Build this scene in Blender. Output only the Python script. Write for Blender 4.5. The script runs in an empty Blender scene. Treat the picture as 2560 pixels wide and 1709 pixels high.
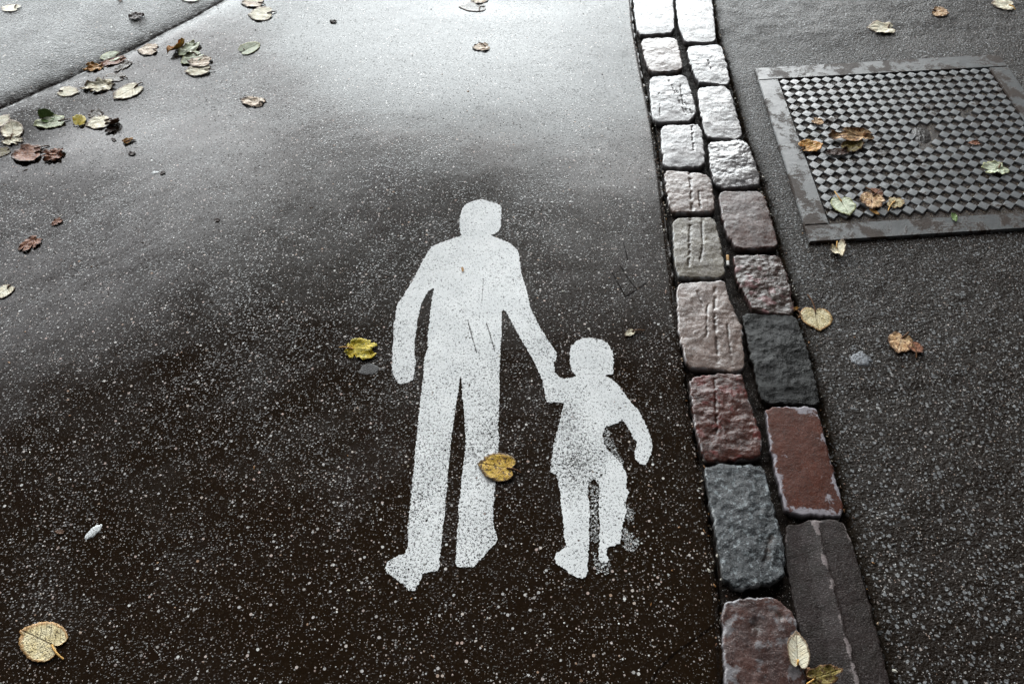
import bpy, bmesh, math, random
import numpy as np
from mathutils import Matrix, Vector
from mathutils.geometry import delaunay_2d_cdt
S = bpy.context.scene
C = S.collection
R = math.radians
# ------------------------------------------------------------------ camera
CAM_H, MM, ROLL = 1.5, 28.0, R(-2.0)
F = MM / 36 * 2560
TH = math.atan((854.5 + 1500) / F)
cr, sr = math.cos(ROLL), math.sin(ROLL)
_r, _u = np.array([1, 0, 0.]), np.array([0, math.sin(TH), math.cos(TH)])
FW = np.array([0, math.cos(TH), -math.sin(TH)])
RT, UP = cr * _r + sr * _u, -sr * _r + cr * _u
cd = bpy.data.cameras.new('camera'); cam = bpy.data.objects.new('camera', cd); C.objects.link(cam)
cd.lens, cd.sensor_width, cd.clip_start, cd.clip_end = MM, 36, 0.01, 500
cam.matrix_world = Matrix(((RT[0], UP[0], -FW[0], 0), (RT[1], UP[1], -FW[1], 0), (RT[2], UP[2], -FW[2], CAM_H), (0, 0, 0, 1)))
S.camera = cam
# ------------------------------------------------------------------ light: overcast sky with an added brightness mask, bright low ahead, dim overhead
SUN_EL, SUN_AZ = R(23), R(-1)
SKY_MASK_GAIN, SKY_MASK_BASE, SKY_CAP = 11.0, 0.20, 66.0
w = bpy.data.worlds.new('World'); S.world = w; w.use_nodes = True
nt = w.node_tree; bg = nt.nodes['Background']
sky = nt.nodes.new('ShaderNodeTexSky'); sky.sky_type = 'NISHITA'; sky.sun_disc = False
sky.sun_elevation, sky.sun_rotation = SUN_EL, SUN_AZ
sky.dust_density = 1.0
hs = nt.nodes.new('ShaderNodeHueSaturation'); hs.inputs['Saturation'].default_value = 0.10
nt.links.new(sky.outputs[0], hs.inputs['Color'])
def wm(op, a, b=0.0, c=0.0):
    x = nt.nodes.new('ShaderNodeMath'); x.operation = op
    for i, v in enumerate((a, b, c)):
        if isinstance(v, bpy.types.NodeSocket): nt.links.new(v, x.inputs[i])
        else: x.inputs[i].default_value = v
    return x.outputs[0]
def wss(v, a, b, lo, hi):
    m = nt.nodes.new('ShaderNodeMapRange'); m.interpolation_type = 'SMOOTHSTEP'; nt.links.new(v, m.inputs[0])
    for i, q in enumerate((a, b, lo, hi)): m.inputs[i + 1].default_value = q
    return m.outputs[0]
wtc = nt.nodes.new('ShaderNodeTexCoord'); wsx = nt.nodes.new('ShaderNodeSeparateXYZ'); nt.links.new(wtc.outputs['Generated'], wsx.inputs[0])
w_az = wm('ARCTAN2', wsx.outputs[0], wsx.outputs[1]); w_el = wm('ARCSINE', wsx.outputs[2])
cl = nt.nodes.new('ShaderNodeTexNoise'); nt.links.new(wtc.outputs['Generated'], cl.inputs['Vector']); cl.inputs['Scale'].default_value = 3.0; cl.inputs['Detail'].default_value = 4
sky_mask = wm('MULTIPLY', wss(wm('ABSOLUTE', wm('ADD', w_az, R(20))), R(22), R(52), 1, 0), wss(w_el, R(27), R(46), 1, 0))
sky_mask = wm('MULTIPLY', sky_mask, wss(cl.outputs['Fac'], .3, .7, .7, 1.3))
cover = wm('ADD', wm('MULTIPLY', sky_mask, SKY_MASK_GAIN), SKY_MASK_BASE)      # made-up sky mask: dims overhead, brightens low ahead to form the wet reflections
cv_ = nt.nodes.new('ShaderNodeVectorMath'); cv_.operation = 'SCALE'; nt.links.new(hs.outputs[0], cv_.inputs[0]); nt.links.new(cover, cv_.inputs['Scale'])
cap_ = nt.nodes.new('ShaderNodeVectorMath'); cap_.operation = 'MINIMUM'; nt.links.new(cv_.outputs[0], cap_.inputs[0])   # clips the sky glow so the added opening is evenly bright
cap_.inputs[1].default_value = tuple(SKY_CAP * q for q in (.94, 1.0, 1.02)); nt.links.new(cap_.outputs[0], bg.inputs[0])
bg.inputs[1].default_value = 0.07
sd = bpy.data.lights.new('sun', 'SUN'); sun = bpy.data.objects.new('sun', sd); C.objects.link(sun)
sd.energy, sd.angle, sd.color = 0.5, R(60), (0.95, 1.0, 1.0)
sdir = Vector((math.sin(SUN_AZ) * math.cos(SUN_EL), math.cos(SUN_AZ) * math.cos(SUN_EL), math.sin(SUN_EL)))
sun.rotation_euler = sdir.to_track_quat('Z', 'Y').to_euler(); sun.location = (0, 0, 5)
S.view_settings.view_transform = 'Standard'; S.view_settings.look = 'None'
S.view_settings.exposure = 1.15; S.view_settings.gamma = 1.0
# ------------------------------------------------------------------ noise
_rs = np.random.RandomState(7)
_perm = np.concatenate([_rs.permutation(1024)] * 2)
_ang = _rs.rand(1024) * 2 * np.pi
def noise(x, y, sc=1.0, seed=0):
    x = np.asarray(x, float) * sc + seed * 17.31; y = np.asarray(y, float) * sc + seed * 9.77
    xi, yi = np.floor(x).astype(int), np.floor(y).astype(int); xf, yf = x - xi, y - yi
    def g(i, j, dx, dy):
        a = _ang[_perm[(_perm[i & 1023] + j) & 1023]]; return np.cos(a) * dx + np.sin(a) * dy
    u, v = xf ** 3 * (xf * (xf * 6 - 15) + 10), yf ** 3 * (yf * (yf * 6 - 15) + 10)
    a = g(xi, yi, xf, yf) * (1 - u) + g(xi + 1, yi, xf - 1, yf) * u
    b = g(xi, yi + 1, xf, yf - 1) * (1 - u) + g(xi + 1, yi + 1, xf - 1, yf - 1) * u
    return (a * (1 - v) + b * v) * 1.5
def fbm(x, y, sc, seed=0, o=4, gain=0.5):
    s, a = 0, 1.0
    for k in range(o): s = s + a * noise(x, y, sc * 2 ** k, seed + k); a *= gain
    return s
sst = lambda a, b, x: (lambda t: t * t * (3 - 2 * t))(np.clip((np.asarray(x, float) - a) / (b - a), 0, 1))
# ------------------------------------------------------------------ photograph pixel -> ground (a pin-hole survey of the flat ground)
def ray(u, v):
    d = FW * F + RT * (u - 1280) - UP * (v - 854.5); return d
def P0(u, v, z=0.0):
    d = ray(u, v); t = (CAM_H - z) / -d[2]; return np.array([d[0] * t, d[1] * t])
K = 2560 / 2349.0
def PD(x, y, z=0.0): return P0(x * K, y * K, z)
def PS(u, v, surf):
    z = 0.0
    for _ in range(4): p = P0(u, v, z); z = float(surf(p[0], p[1]))
    return p
# ------------------------------------------------------------------ heights
kl = np.array([PD(*p) for p in [(1668, 1700), (1652, 1400), (1628, 1200), (1605, 1060), (1580, 930), (1562, 780), (1546, 640), (1530, 520), (1516, 400), (1500, 290), (1474, 165), (1456, 70), (1448, -10), (1432, -120)]])
kr = np.array([PD(*p) for p in [(2070, 1640), (2035, 1560), (1952, 1240), (1925, 1110), (1885, 930), (1828, 720), (1790, 570), (1750, 425), (1710, 310), (1680, 190), (1646, 80), (1632, -20), (1618, -120)]])
def kx(arr, y):
    xs = np.interp(y, arr[:, 1], arr[:, 0]); return xs
kerbL = lambda y: kx(kl, y) + .008
kerbR = lambda y: kx(kr, y) - .008
SWELL = np.array([[0,0,0,-1,-2,-2,0,5,15,29,40,44,43,39,33,27,20,13,9,5,1],[0,0,0,0,-1,-1,0,3,6,8,10,12,13,12,10,7,5,7,11,9,6],[0,0,0,0,0,0,1,2,-4,-24,-40,-35,-28,-26,-26,-22,-15,-3,10,12,9],[0,0,0,0,0,2,4,1,-17,-57,-99,-88,-75,-72,-66,-54,-34,-13,6,13,12],[0,-1,-1,-1,0,4,7,-1,-32,-60,-94,-103,-105,-106,-98,-83,-46,-16,5,12,11],[0,-1,-2,-2,-1,3,8,7,-19,-53,-92,-140,-158,-163,-151,-97,-55,-8,14,10,4],[1,-1,-3,-3,-3,-1,2,6,-5,-35,-47,-88,-151,-180,-139,-70,-37,33,27,-2,-11],[1,0,-2,-2,-3,-5,-11,-26,-51,-53,-30,-44,-88,-85,-94,-38,33,112,65,-8,-27],[1,2,2,3,4,0,-15,-57,-84,-86,-21,0,-52,-36,-35,-17,28,75,52,2,-32],[-4,5,13,20,25,21,-8,-62,-86,-58,3,19,-52,45,69,5,52,47,29,7,-32],[-13,9,32,53,70,74,33,-36,-44,-35,1,29,5,77,129,113,83,52,69,33,-26],[-28,13,59,109,148,158,110,31,1,-7,23,19,46,167,198,187,110,41,16,-7,-15],[-44,12,86,183,270,248,90,72,44,-15,13,41,126,207,239,190,119,34,14,21,0],[-57,8,97,234,406,481,215,27,-29,-6,14,81,213,237,239,216,114,-9,-16,33,17],[-58,4,90,227,401,498,305,133,26,39,72,184,230,172,139,105,15,-64,-58,8,24],[-49,1,69,171,302,410,362,160,97,100,181,272,188,86,43,19,-74,-133,-45,36,16],[-34,-1,41,101,177,251,279,232,185,244,306,255,125,24,-52,-128,-190,-208,-59,42,4],[-19,-2,17,43,77,123,180,241,269,360,394,238,78,-36,-122,-169,-263,-274,-86,48,7],[-7,-4,-1,4,16,42,94,171,268,390,435,265,49,-87,-204,-368,-427,-374,-129,43,15],[1,-5,-11,-17,-18,-4,34,101,200,310,360,243,49,-96,-215,-341,-356,-250,-48,45,21],[7,-5,-19,-31,-39,-35,-11,38,106,167,187,142,41,-73,-166,-209,-181,-94,-5,30,33]]) * 1e-4     # uneven asphalt, shaped to form the bright and dark reflections: knot heights of a cubic spline, 16 cm apart
def h_swell(x, y):
    x = np.asarray(x, float); y = np.asarray(y, float)
    fx, fy = (x + 2.5) / .16, (y - .2) / .16; ix, iy = np.floor(fx).astype(int), np.floor(fy).astype(int); h = 0
    Bs = lambda q: np.where(q < 1, (4 - 6 * q ** 2 + 3 * q ** 3) / 6, np.where(q < 2, (2 - q) ** 3 / 6, 0))
    P_ = np.pad(SWELL, 3)
    for a in range(-1, 3):
        for b in range(-1, 3):
            i, j = np.clip(ix + a + 3, 0, P_.shape[1] - 1), np.clip(iy + b + 3, 0, P_.shape[0] - 1)
            h = h + P_[j, i] * Bs(np.abs(fx - ix - a)) * Bs(np.abs(fy - iy - b))
    return h
s0, s1 = PS(0, 250 * K, h_swell), PS(510 * K, 0, h_swell)
sm = (s1[0] - s0[0]) / (s1[1] - s0[1])
def seam(y): return s0[0] + (np.asarray(y, float) - s0[1]) * sm + 0.03 * noise(y, 0 * np.asarray(y, float), 1.3, 3) + 0.008 * noise(y, 0 * np.asarray(y, float), 9, 4)
def h_path(x, y):
    x = np.asarray(x, float); y = np.asarray(y, float)
    h = h_swell(x, y) + 0.0003 * fbm(x, y, 9, 15, 2)
    e = kerbL(y) - x
    h = h - 0.020 * (1 - sst(0.0, 0.012 + 0.008 * noise(x, y, 30, 21), e)) - 0.004 * np.exp(-((e - 0.012) / 0.006) ** 2)
    s = np.abs(x - seam(y)); h = h - 0.003 * np.exp(-(s / 0.010) ** 2) - 0.002 * np.exp(-(s / 0.05) ** 2)
    return h
def h_road(x, y):
    x = np.asarray(x, float); y = np.asarray(y, float)
    s = np.abs(x - seam(y))
    return h_swell(x, y) + 0.002 * fbm(x, y, 1.6, 11, 3) + 0.001 * fbm(x, y, 14, 31, 2) - 0.003 * np.exp(-(s / 0.010) ** 2) - 0.002 * np.exp(-(s / 0.05) ** 2)
def h_pave(x, y):
    x = np.asarray(x, float); y = np.asarray(y, float)
    e = x - kerbR(y)
    lo, hi = P0(2020, 612), P0(1880, 160)      # level round the iron cover
    flat = sst(-.02, .10, np.maximum(np.maximum(hi[0] - .10 - x, lo[1] - .02 - y), y - hi[1] - .06))
    return (0.005 * fbm(x, y, 1.7, 41, 3) + 0.0015 * fbm(x, y, 16, 45, 3)) * (.08 + .92 * flat) - 0.012 * (1 - sst(0.0, 0.02, e + 0.01 * noise(x, y, 25, 8)))
def surf(x, y):
    if x > float(kerbR(y)): return float(h_pave(x, y))
    if x < float(seam(y)): return float(h_road(x, y))
    return float(h_path(x, y))
def surfv(x, y): return np.where(x > kerbR(y), h_pave(x, y), np.where(x < seam(y), h_road(x, y), h_path(x, y)))
# ------------------------------------------------------------------ node helpers
class N:
    def __init__(self, name):
        self.m = bpy.data.materials.new(name); self.m.use_nodes = True
        self.t = self.m.node_tree; self.b = self.t.nodes['Principled BSDF']; self.co = self.n('ShaderNodeTexCoord').outputs['Object']
        self.out = self.t.nodes['Material Output']
    def n(self, ty, **k):
        x = self.t.nodes.new(ty)
        for a, v in k.items(): setattr(x, a, v)
        return x
    def put(self, sock, v):
        if hasattr(v, 'node') or isinstance(v, bpy.types.NodeSocket): self.t.links.new(v, sock)
        elif isinstance(v, (tuple, list)) and len(v) == 3 and len(getattr(sock, 'default_value', (0, 0, 0))) == 4: sock.default_value = (*v, 1)
        else: sock.default_value = v
    def math(self, op, a, b=0.0, c=0.0, clamp=False):
        x = self.n('ShaderNodeMath', operation=op, use_clamp=clamp)
        for i, v in enumerate((a, b, c)): self.put(x.inputs[i], v)
        return x.outputs[0]
    def vec(self, op, a, b=(0, 0, 0)):
        x = self.n('ShaderNodeVectorMath', operation=op); self.put(x.inputs[0], a); self.put(x.inputs[1], b)
        return x.outputs['Value'] if op in ('DOT_PRODUCT', 'LENGTH', 'DISTANCE') else x.outputs[0]
    def ss(self, x, a, b, lo=0.0, hi=1.0):
        m = self.n('ShaderNodeMapRange', interpolation_type='SMOOTHSTEP')
        for i, v in enumerate((x, a, b, lo, hi)): self.put(m.inputs[i], v)
        return m.outputs[0]
    def mix(self, f, a, b):
        m = self.n('ShaderNodeMix', data_type='RGBA'); self.put(m.inputs[0], f); self.put(m.inputs[6], a); self.put(m.inputs[7], b); return m.outputs[2]
    def noise(self, sc, det=3, rough=0.55, co=None, dist=0.0):
        x = self.n('ShaderNodeTexNoise'); self.put(x.inputs['Vector'], co or self.co)
        x.inputs['Scale'].default_value = sc; x.inputs['Detail'].default_value = det; x.inputs['Roughness'].default_value = rough; x.inputs['Distortion'].default_value = dist
        return x.outputs['Fac']
    def vor(self, sc, co=None, feat='F1', rnd=1.0):
        x = self.n('ShaderNodeTexVoronoi', feature=feat); self.put(x.inputs['Vector'], co or self.co); x.inputs['Scale'].default_value = sc; x.inputs['Randomness'].default_value = rnd
        if feat == 'DISTANCE_TO_EDGE': return x.outputs['Distance'], None
        s = self.n('ShaderNodeSeparateColor'); self.t.links.new(x.outputs['Color'], s.inputs[0])
        return x.outputs['Distance'], s.outputs
    def ramp(self, f, stops):
        x = self.n('ShaderNodeValToRGB'); self.put(x.inputs[0], f); e = x.color_ramp.elements
        while len(e) < len(stops): e.new(0.5)
        for i, (p, c) in enumerate(stops): e[i].position = p; e[i].color = (*c, 1)
        return x.outputs[0]
    def attr(self, name): return self.n('ShaderNodeAttribute', attribute_name=name).outputs['Fac']
    def bump(self, h, dist, st=1.0, nrm=None):
        x = self.n('ShaderNodeBump'); x.inputs['Strength'].default_value = st; x.inputs['Distance'].default_value = dist; self.put(x.inputs['Height'], h)
        if nrm is not None: self.put(x.inputs['Normal'], nrm)
        return x.outputs[0]
    def seg(self, a, b):     # distance to a ground segment
        ab = (b[0] - a[0], b[1] - a[1], 0); l2 = ab[0] ** 2 + ab[1] ** 2
        flat = self.vec('MULTIPLY', self.co, (1, 1, 0))
        pa = self.vec('SUBTRACT', flat, (a[0], a[1], 0))
        t = self.math('DIVIDE', self.vec('DOT_PRODUCT', pa, ab), l2, clamp=True)
        sc = self.n('ShaderNodeVectorMath', operation='SCALE'); sc.inputs[0].default_value = ab; self.put(sc.inputs['Scale'], t)
        return self.vec('LENGTH', self.vec('SUBTRACT', pa, sc.outputs[0]))
    def segs(self, pts):
        d = None
        for a, b in zip(pts[:-1], pts[1:]):
            s = self.seg(a, b); d = s if d is None else self.math('MINIMUM', d, s)
        return d
    def fin(self, col, rough, nrm=None, spec=0.5, coat=None):
        self.put(self.b.inputs['Base Color'], col); self.put(self.b.inputs['Roughness'], rough); self.put(self.b.inputs['Specular IOR Level'], spec)
        if nrm is not None: self.put(self.b.inputs['Normal'], nrm)
        return self.m
AGG = [(0.0, (.30, .27, .25)), (0.35, (.46, .45, .44)), (0.6, (.42, .31, .27)), (0.75, (.62, .62, .60)), (0.9, (.34, .22, .15)), (1.0, (.75, .75, .72))]
def asphalt(name, s1, s2, cover, base, bumpd, rough, seam_attr=False, cracks=(), film=False, spec=.5):
    n = N(name)
    d1, c1 = n.vor(s1); d2, c2 = n.vor(s2); d3, c3 = n.vor(s1 * 0.62)
    patch = n.ss(n.noise(4.5, 4, .6), 0.35, 0.7, -0.10, 0.09)
    m1 = n.math('MULTIPLY', n.ss(c1[0], n.math('SUBTRACT', 1 - cover, patch), n.math('SUBTRACT', 1.02 - cover, patch)), n.ss(d1, 0.42, 0.26))
    m2 = n.math('MULTIPLY', n.ss(c2[0], 0.93 - cover, 0.95 - cover), n.ss(d2, 0.42, 0.22))
    m3 = n.math('MULTIPLY', n.ss(c3[0], 0.95, 0.96), n.ss(d3, 0.40, 0.30))
    col = n.mix(n.noise(60, 4), base, tuple(c * 1.7 for c in base))
    col = n.mix(n.math('MULTIPLY', n.ss(c1[2], 0.35, 0.9, 0, 0.35), n.ss(d1, 0.5, 0.3)), col, (.030, .021, .014))
    col = n.mix(n.math('MULTIPLY', m2, n.ss(c2[2], 0, 1, .05, .85)), col, n.ramp(c2[1], AGG))
    col = n.mix(n.math('MULTIPLY', m1, n.ss(c1[2], 0, 1, .35, 1)), col, n.ramp(c1[1], AGG))
    col = n.mix(m3, col, n.ramp(c3[1], AGG))
    fine = n.noise(420, 3, 0.6)
    g1 = n.math('MULTIPLY', n.ss(d1, 0.75, 0.05), n.ss(c1[1], 0, 1, 0.25, 1.0))
    hgt = n.math('ADD', n.math('MULTIPLY', g1, 0.8), n.math('MULTIPLY', fine, 0.55))
    hgt = n.math('ADD', hgt, n.math('MULTIPLY', n.noise(95, 3, 0.6), 0.9))
    pores = n.ss(n.noise(150, 2, 0.5), 0.30, 0.42)
    hgt = n.math('ADD', hgt, n.math('MULTIPLY', pores, 0.5))
    ro = n.ss(n.noise(7, 4), 0.3, 0.7, rough - 0.05, rough + 0.06)
    if film: ro = n.math('ADD', ro, n.ss(n.noise(2.6, 5, .6, dist=.8), .40, .62, -.02, .03))
    sh = None
    if cracks:
        j = n.noise(60, 2)
        for pts, wd in cracks:
            q = n.math('ADD', n.segs(pts), n.math('MULTIPLY', n.math('SUBTRACT', j, 0.5), 0.006))
            k = n.ss(q, wd, wd * 0.3); sh = k if sh is None else n.math('MAXIMUM', sh, k)
        hgt = n.math('SUBTRACT', hgt, n.math('MULTIPLY', sh, 0.8)); col = n.mix(n.math('MULTIPLY', sh, .8), col, (.003, .002, .0015))
    if seam_attr:
        a = n.math('MULTIPLY', n.attr('dirt'), n.ss(n.noise(45, 4), 0.25, 0.6), clamp=True)
        col = n.mix(n.math('MULTIPLY', a, 0.6), col, (.012, .008, .0055)); ro = n.math('ADD', ro, n.math('MULTIPLY', a, 0.35))
        sp = n.math('SUBTRACT', 0.5, n.math('MULTIPLY', a, 0.32))
    else: sp = 0.5
    sp = n.math('MULTIPLY', sp, n.math('MULTIPLY', spec / .5, n.ss(n.noise(190, 3, .6), .34, .46, .12, 1.0)))
    if sh is not None: sp = n.math('MULTIPLY', sp, n.math('SUBTRACT', 1.0, n.math('MULTIPLY', sh, .75)))
    if film:   # standing water smooths the grain in places
        lv = n.ss(n.noise(2.6, 5, 0.6, dist=.8), 0.36, 0.64, 1.72, 1.42); hgt = n.math('SMOOTH_MAX', hgt, lv, 0.12)
    n.b.inputs['IOR'].default_value = 1.40
    return n.fin(col, ro, n.bump(hgt, bumpd), sp)
# ------------------------------------------------------------------ object helpers
def link(name, me, mat=None, parent=None, loc=None):
    o = bpy.data.objects.new(name, me); C.objects.link(o)
    if mat is not None: me.materials.append(mat)
    if parent is not None: o.parent = parent
    if loc is not None: o.location = loc
    return o
def tag(o, label=None, cat=None, group=None, kind=None):
    for k, v in (('label', label), ('category', cat), ('group', group), ('kind', kind)):
        if v: o[k] = v
    return o
def mesh_np(name, V, Fq, smooth=True):
    me = bpy.data.meshes.new(name); V = np.asarray(V, np.float32); Fq = np.asarray(Fq, np.int32)
    nv, nf, k = len(V), len(Fq), Fq.shape[1]
    me.vertices.add(nv); me.vertices.foreach_set('co', V.ravel())
    me.loops.add(nf * k); me.loops.foreach_set('vertex_index', Fq.ravel())
    me.polygons.add(nf); me.polygons.foreach_set('loop_start', np.arange(nf, dtype=np.int32) * k)
    me.polygons.foreach_set('loop_total', np.full(nf, k, np.int32))
    me.polygons.foreach_set('use_smooth', np.full(nf, smooth))
    me.update(calc_edges=True); me.validate(); return me
def setattr_f(me, name, vals):
    a = me.attributes.new(name, 'FLOAT', 'POINT'); a.data.foreach_set('value', np.asarray(vals, np.float32))
def gridfaces(ny, nx):
    i = np.arange(ny * nx).reshape(ny, nx)
    return np.stack([i[:-1, :-1], i[:-1, 1:], i[1:, 1:], i[1:, :-1]], -1).reshape(-1, 4)
def sheet(name, ys, fx0, fx1, nx, warp, hf, mat, dirt=None):
    ys = np.asarray(ys); s = warp(np.linspace(0, 1, nx))
    X = fx0(ys)[:, None] * (1 - s)[None] + fx1(ys)[:, None] * s[None]; Y = np.repeat(ys[:, None], nx, 1)
    Z = hf(X, Y)
    me = mesh_np(name, np.stack([X, Y, Z], -1).reshape(-1, 3), gridfaces(len(ys), nx))
    if dirt is not None: setattr_f(me, 'dirt', dirt(X, Y).ravel())
    return tag(link(name, me, mat), kind='structure')
def spans(*a):
    out = [np.array([a[0]])]
    for k in range(1, len(a), 2):
        st, n = a[k], None
        lo, hi = out[-1][-1], a[k + 1]; out.append(np.linspace(lo, hi, max(2, int(round((hi - lo) / st)) + 1))[1:])
    return np.concatenate(out)
# ------------------------------------------------------------------ ground sheets
z5 = lambda x, y: P0(850 + x * .3661, 480 + y * .3661)
z7 = lambda x, y: P0(850 + x * .3661, 1000 + y * .3661)
scr = [([z5(1840, 530), z5(1885, 610), z5(1945, 725)], .0028), ([z5(1910, 510), z5(1960, 590), z5(2025, 680)], .0028), ([z5(1950, 727), z5(2010, 690), z5(2085, 635)], .0045), ([z5(1855, 560), z5(1895, 555)], .002),
       ([PD(1645, 1428), PD(1600, 1462), PD(1545, 1500), PD(1510, 1535), PD(1488, 1575)], .0036), ([PD(1430, 560), PD(1440, 600)], .002)]
m_path = asphalt('wet_asphalt_path', 185, 340, .15, (.0085, .0046, .0021), .0011, .15, True, scr, True, spec=.33)
m_road = asphalt('wet_asphalt_road', 140, 260, .14, (.013, .009, .0065), .0030, .32, True, spec=.16)
def pave_mat():
    n = N('coarse_wet_asphalt')
    wob = n.n('ShaderNodeVectorMath', operation='ADD'); nz = n.n('ShaderNodeTexNoise'); n.put(nz.inputs['Vector'], n.co); nz.inputs['Scale'].default_value = 110
    k = n.n('ShaderNodeVectorMath', operation='SCALE'); n.put(k.inputs[0], nz.outputs['Color']); k.inputs['Scale'].default_value = .007
    n.put(wob.inputs[0], n.co); n.put(wob.inputs[1], k.outputs[0]); cw = wob.outputs[0]
    d1, c1 = n.vor(98, cw); d2, c2 = n.vor(165, cw); d3, c3 = n.vor(300)
    area = n.ss(n.noise(5, 3), 0.35, 0.65, 0.74, 0.40)
    r1 = n.ss(c1[1], 0, 1, 0.22, 0.46)
    m1 = n.math('MULTIPLY', n.ss(c1[0], area, n.math('ADD', area, .02)), n.ss(d1, r1, n.math('SUBTRACT', r1, .08)))
    m2 = n.math('MULTIPLY', n.ss(c2[0], .70, .72), n.ss(d2, .42, .30))
    m3 = n.math('MULTIPLY', n.ss(c3[0], .86, .87), n.ss(d3, .40, .26))
    G = [(0, (.075, .073, .072)), (.3, (.14, .14, .142)), (.6, (.20, .205, .21)), (.85, (.30, .30, .30)), (.93, (.36, .28, .24)), (1, (.5, .5, .48))]
    col = n.mix(n.noise(70, 4), (.0095, .0056, .0032), (.017, .0108, .0068))
    col = n.mix(n.math('MULTIPLY', m3, .8), col, n.ramp(c3[1], AGG))
    col = n.mix(n.math('MULTIPLY', m2, .8), col, n.ramp(c2[1], G))
    col = n.mix(m1, col, n.mix(n.noise(400, 2), n.ramp(c1[2], G), (.2, .2, .2)))
    h = n.math('ADD', n.math('MULTIPLY', m1, 0.9), n.math('MULTIPLY', m2, .6))
    h = n.math('ADD', h, n.math('ADD', n.math('MULTIPLY', n.noise(160, 4, .6), 1.5), n.math('MULTIPLY', n.noise(60, 2), .9)))
    a = n.attr('dirt')
    col = n.mix(n.math('MULTIPLY', a, n.ss(n.noise(50, 3), .3, .6, .3, 1.)), col, (.012, .009, .006))
    n.b.inputs['IOR'].default_value = 1.36
    return n.fin(col, n.ss(n.noise(8, 3), .3, .7, .30, .42), n.bump(h, .0026), n.math('SUBTRACT', .22, n.math('MULTIPLY', a, .25)))
m_pave = pave_mat()
ysv = spans(-1.2, .05, .3, .006, 3.3, .05, 4.9)
dseam = lambda X, Y: np.clip(np.exp(-(np.abs(X - seam(Y)) / .035) ** 2) + .8 * (1 - sst(0, .014, kerbL(Y) - X)), 0, 1)
sheet('path', ysv, lambda y: np.maximum(seam(y), -3.4), lambda y: kerbL(y) + 0.0, 620, lambda s: 1 - (1 - s) ** 1.25, h_path, m_path, dseam)
sheet('road', spans(-1.2, .06, 1.6, .008, 3.3, .06, 9), lambda y: y * 0 - 6, lambda y: np.minimum(seam(y), kerbL(y)), 520, lambda s: 1 - (1 - s) ** 2.2, h_road, m_road, lambda X, Y: np.exp(-(np.abs(X - seam(Y)) / .05) ** 2))
sheet('pavement', spans(-1.2, .05, .3, .007, 3.3, .06, 9), lambda y: kerbR(y), lambda y: y * 0 + 5, 420, lambda s: s ** 2.0, h_pave, m_pave, lambda X, Y: 1 - sst(0, .05, X - kerbR(Y)))
def dirt_mat():
    n = N('joint_dirt'); d, c = n.vor(420)
    col = n.mix(n.noise(40, 4), (.006, .0038, .0024), (.018, .011, .007))
    col = n.mix(n.math('MULTIPLY', n.ss(c[0], .82, .84), n.ss(d, .4, .25, 0, .8)), col, n.ramp(c[1], AGG))
    return n.fin(col, .5, n.bump(n.noise(180, 5, .7), .008), .07)
m_dirt = dirt_mat()
sheet('joint_bed', spans(-1.2, .04, .3, .006, 3.3, .05, 9), lambda y: kerbL(y) - .03, lambda y: kerbR(y) + .03, 90, lambda s: s, lambda X, Y: -.009 + .005 * fbm(X, Y, 28, 51, 3) - .06 * (X - kerbL(Y) < -.004) - .06 * (kerbR(Y) - X < -.004), m_dirt)
g = mesh_np('ground', [(-150, -150, -.14), (150, -150, -.14), (150, 150, -.14), (-150, 150, -.14)], [(0, 1, 2, 3)]); 
tag(link('ground', g, m_road), kind='structure')
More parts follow.
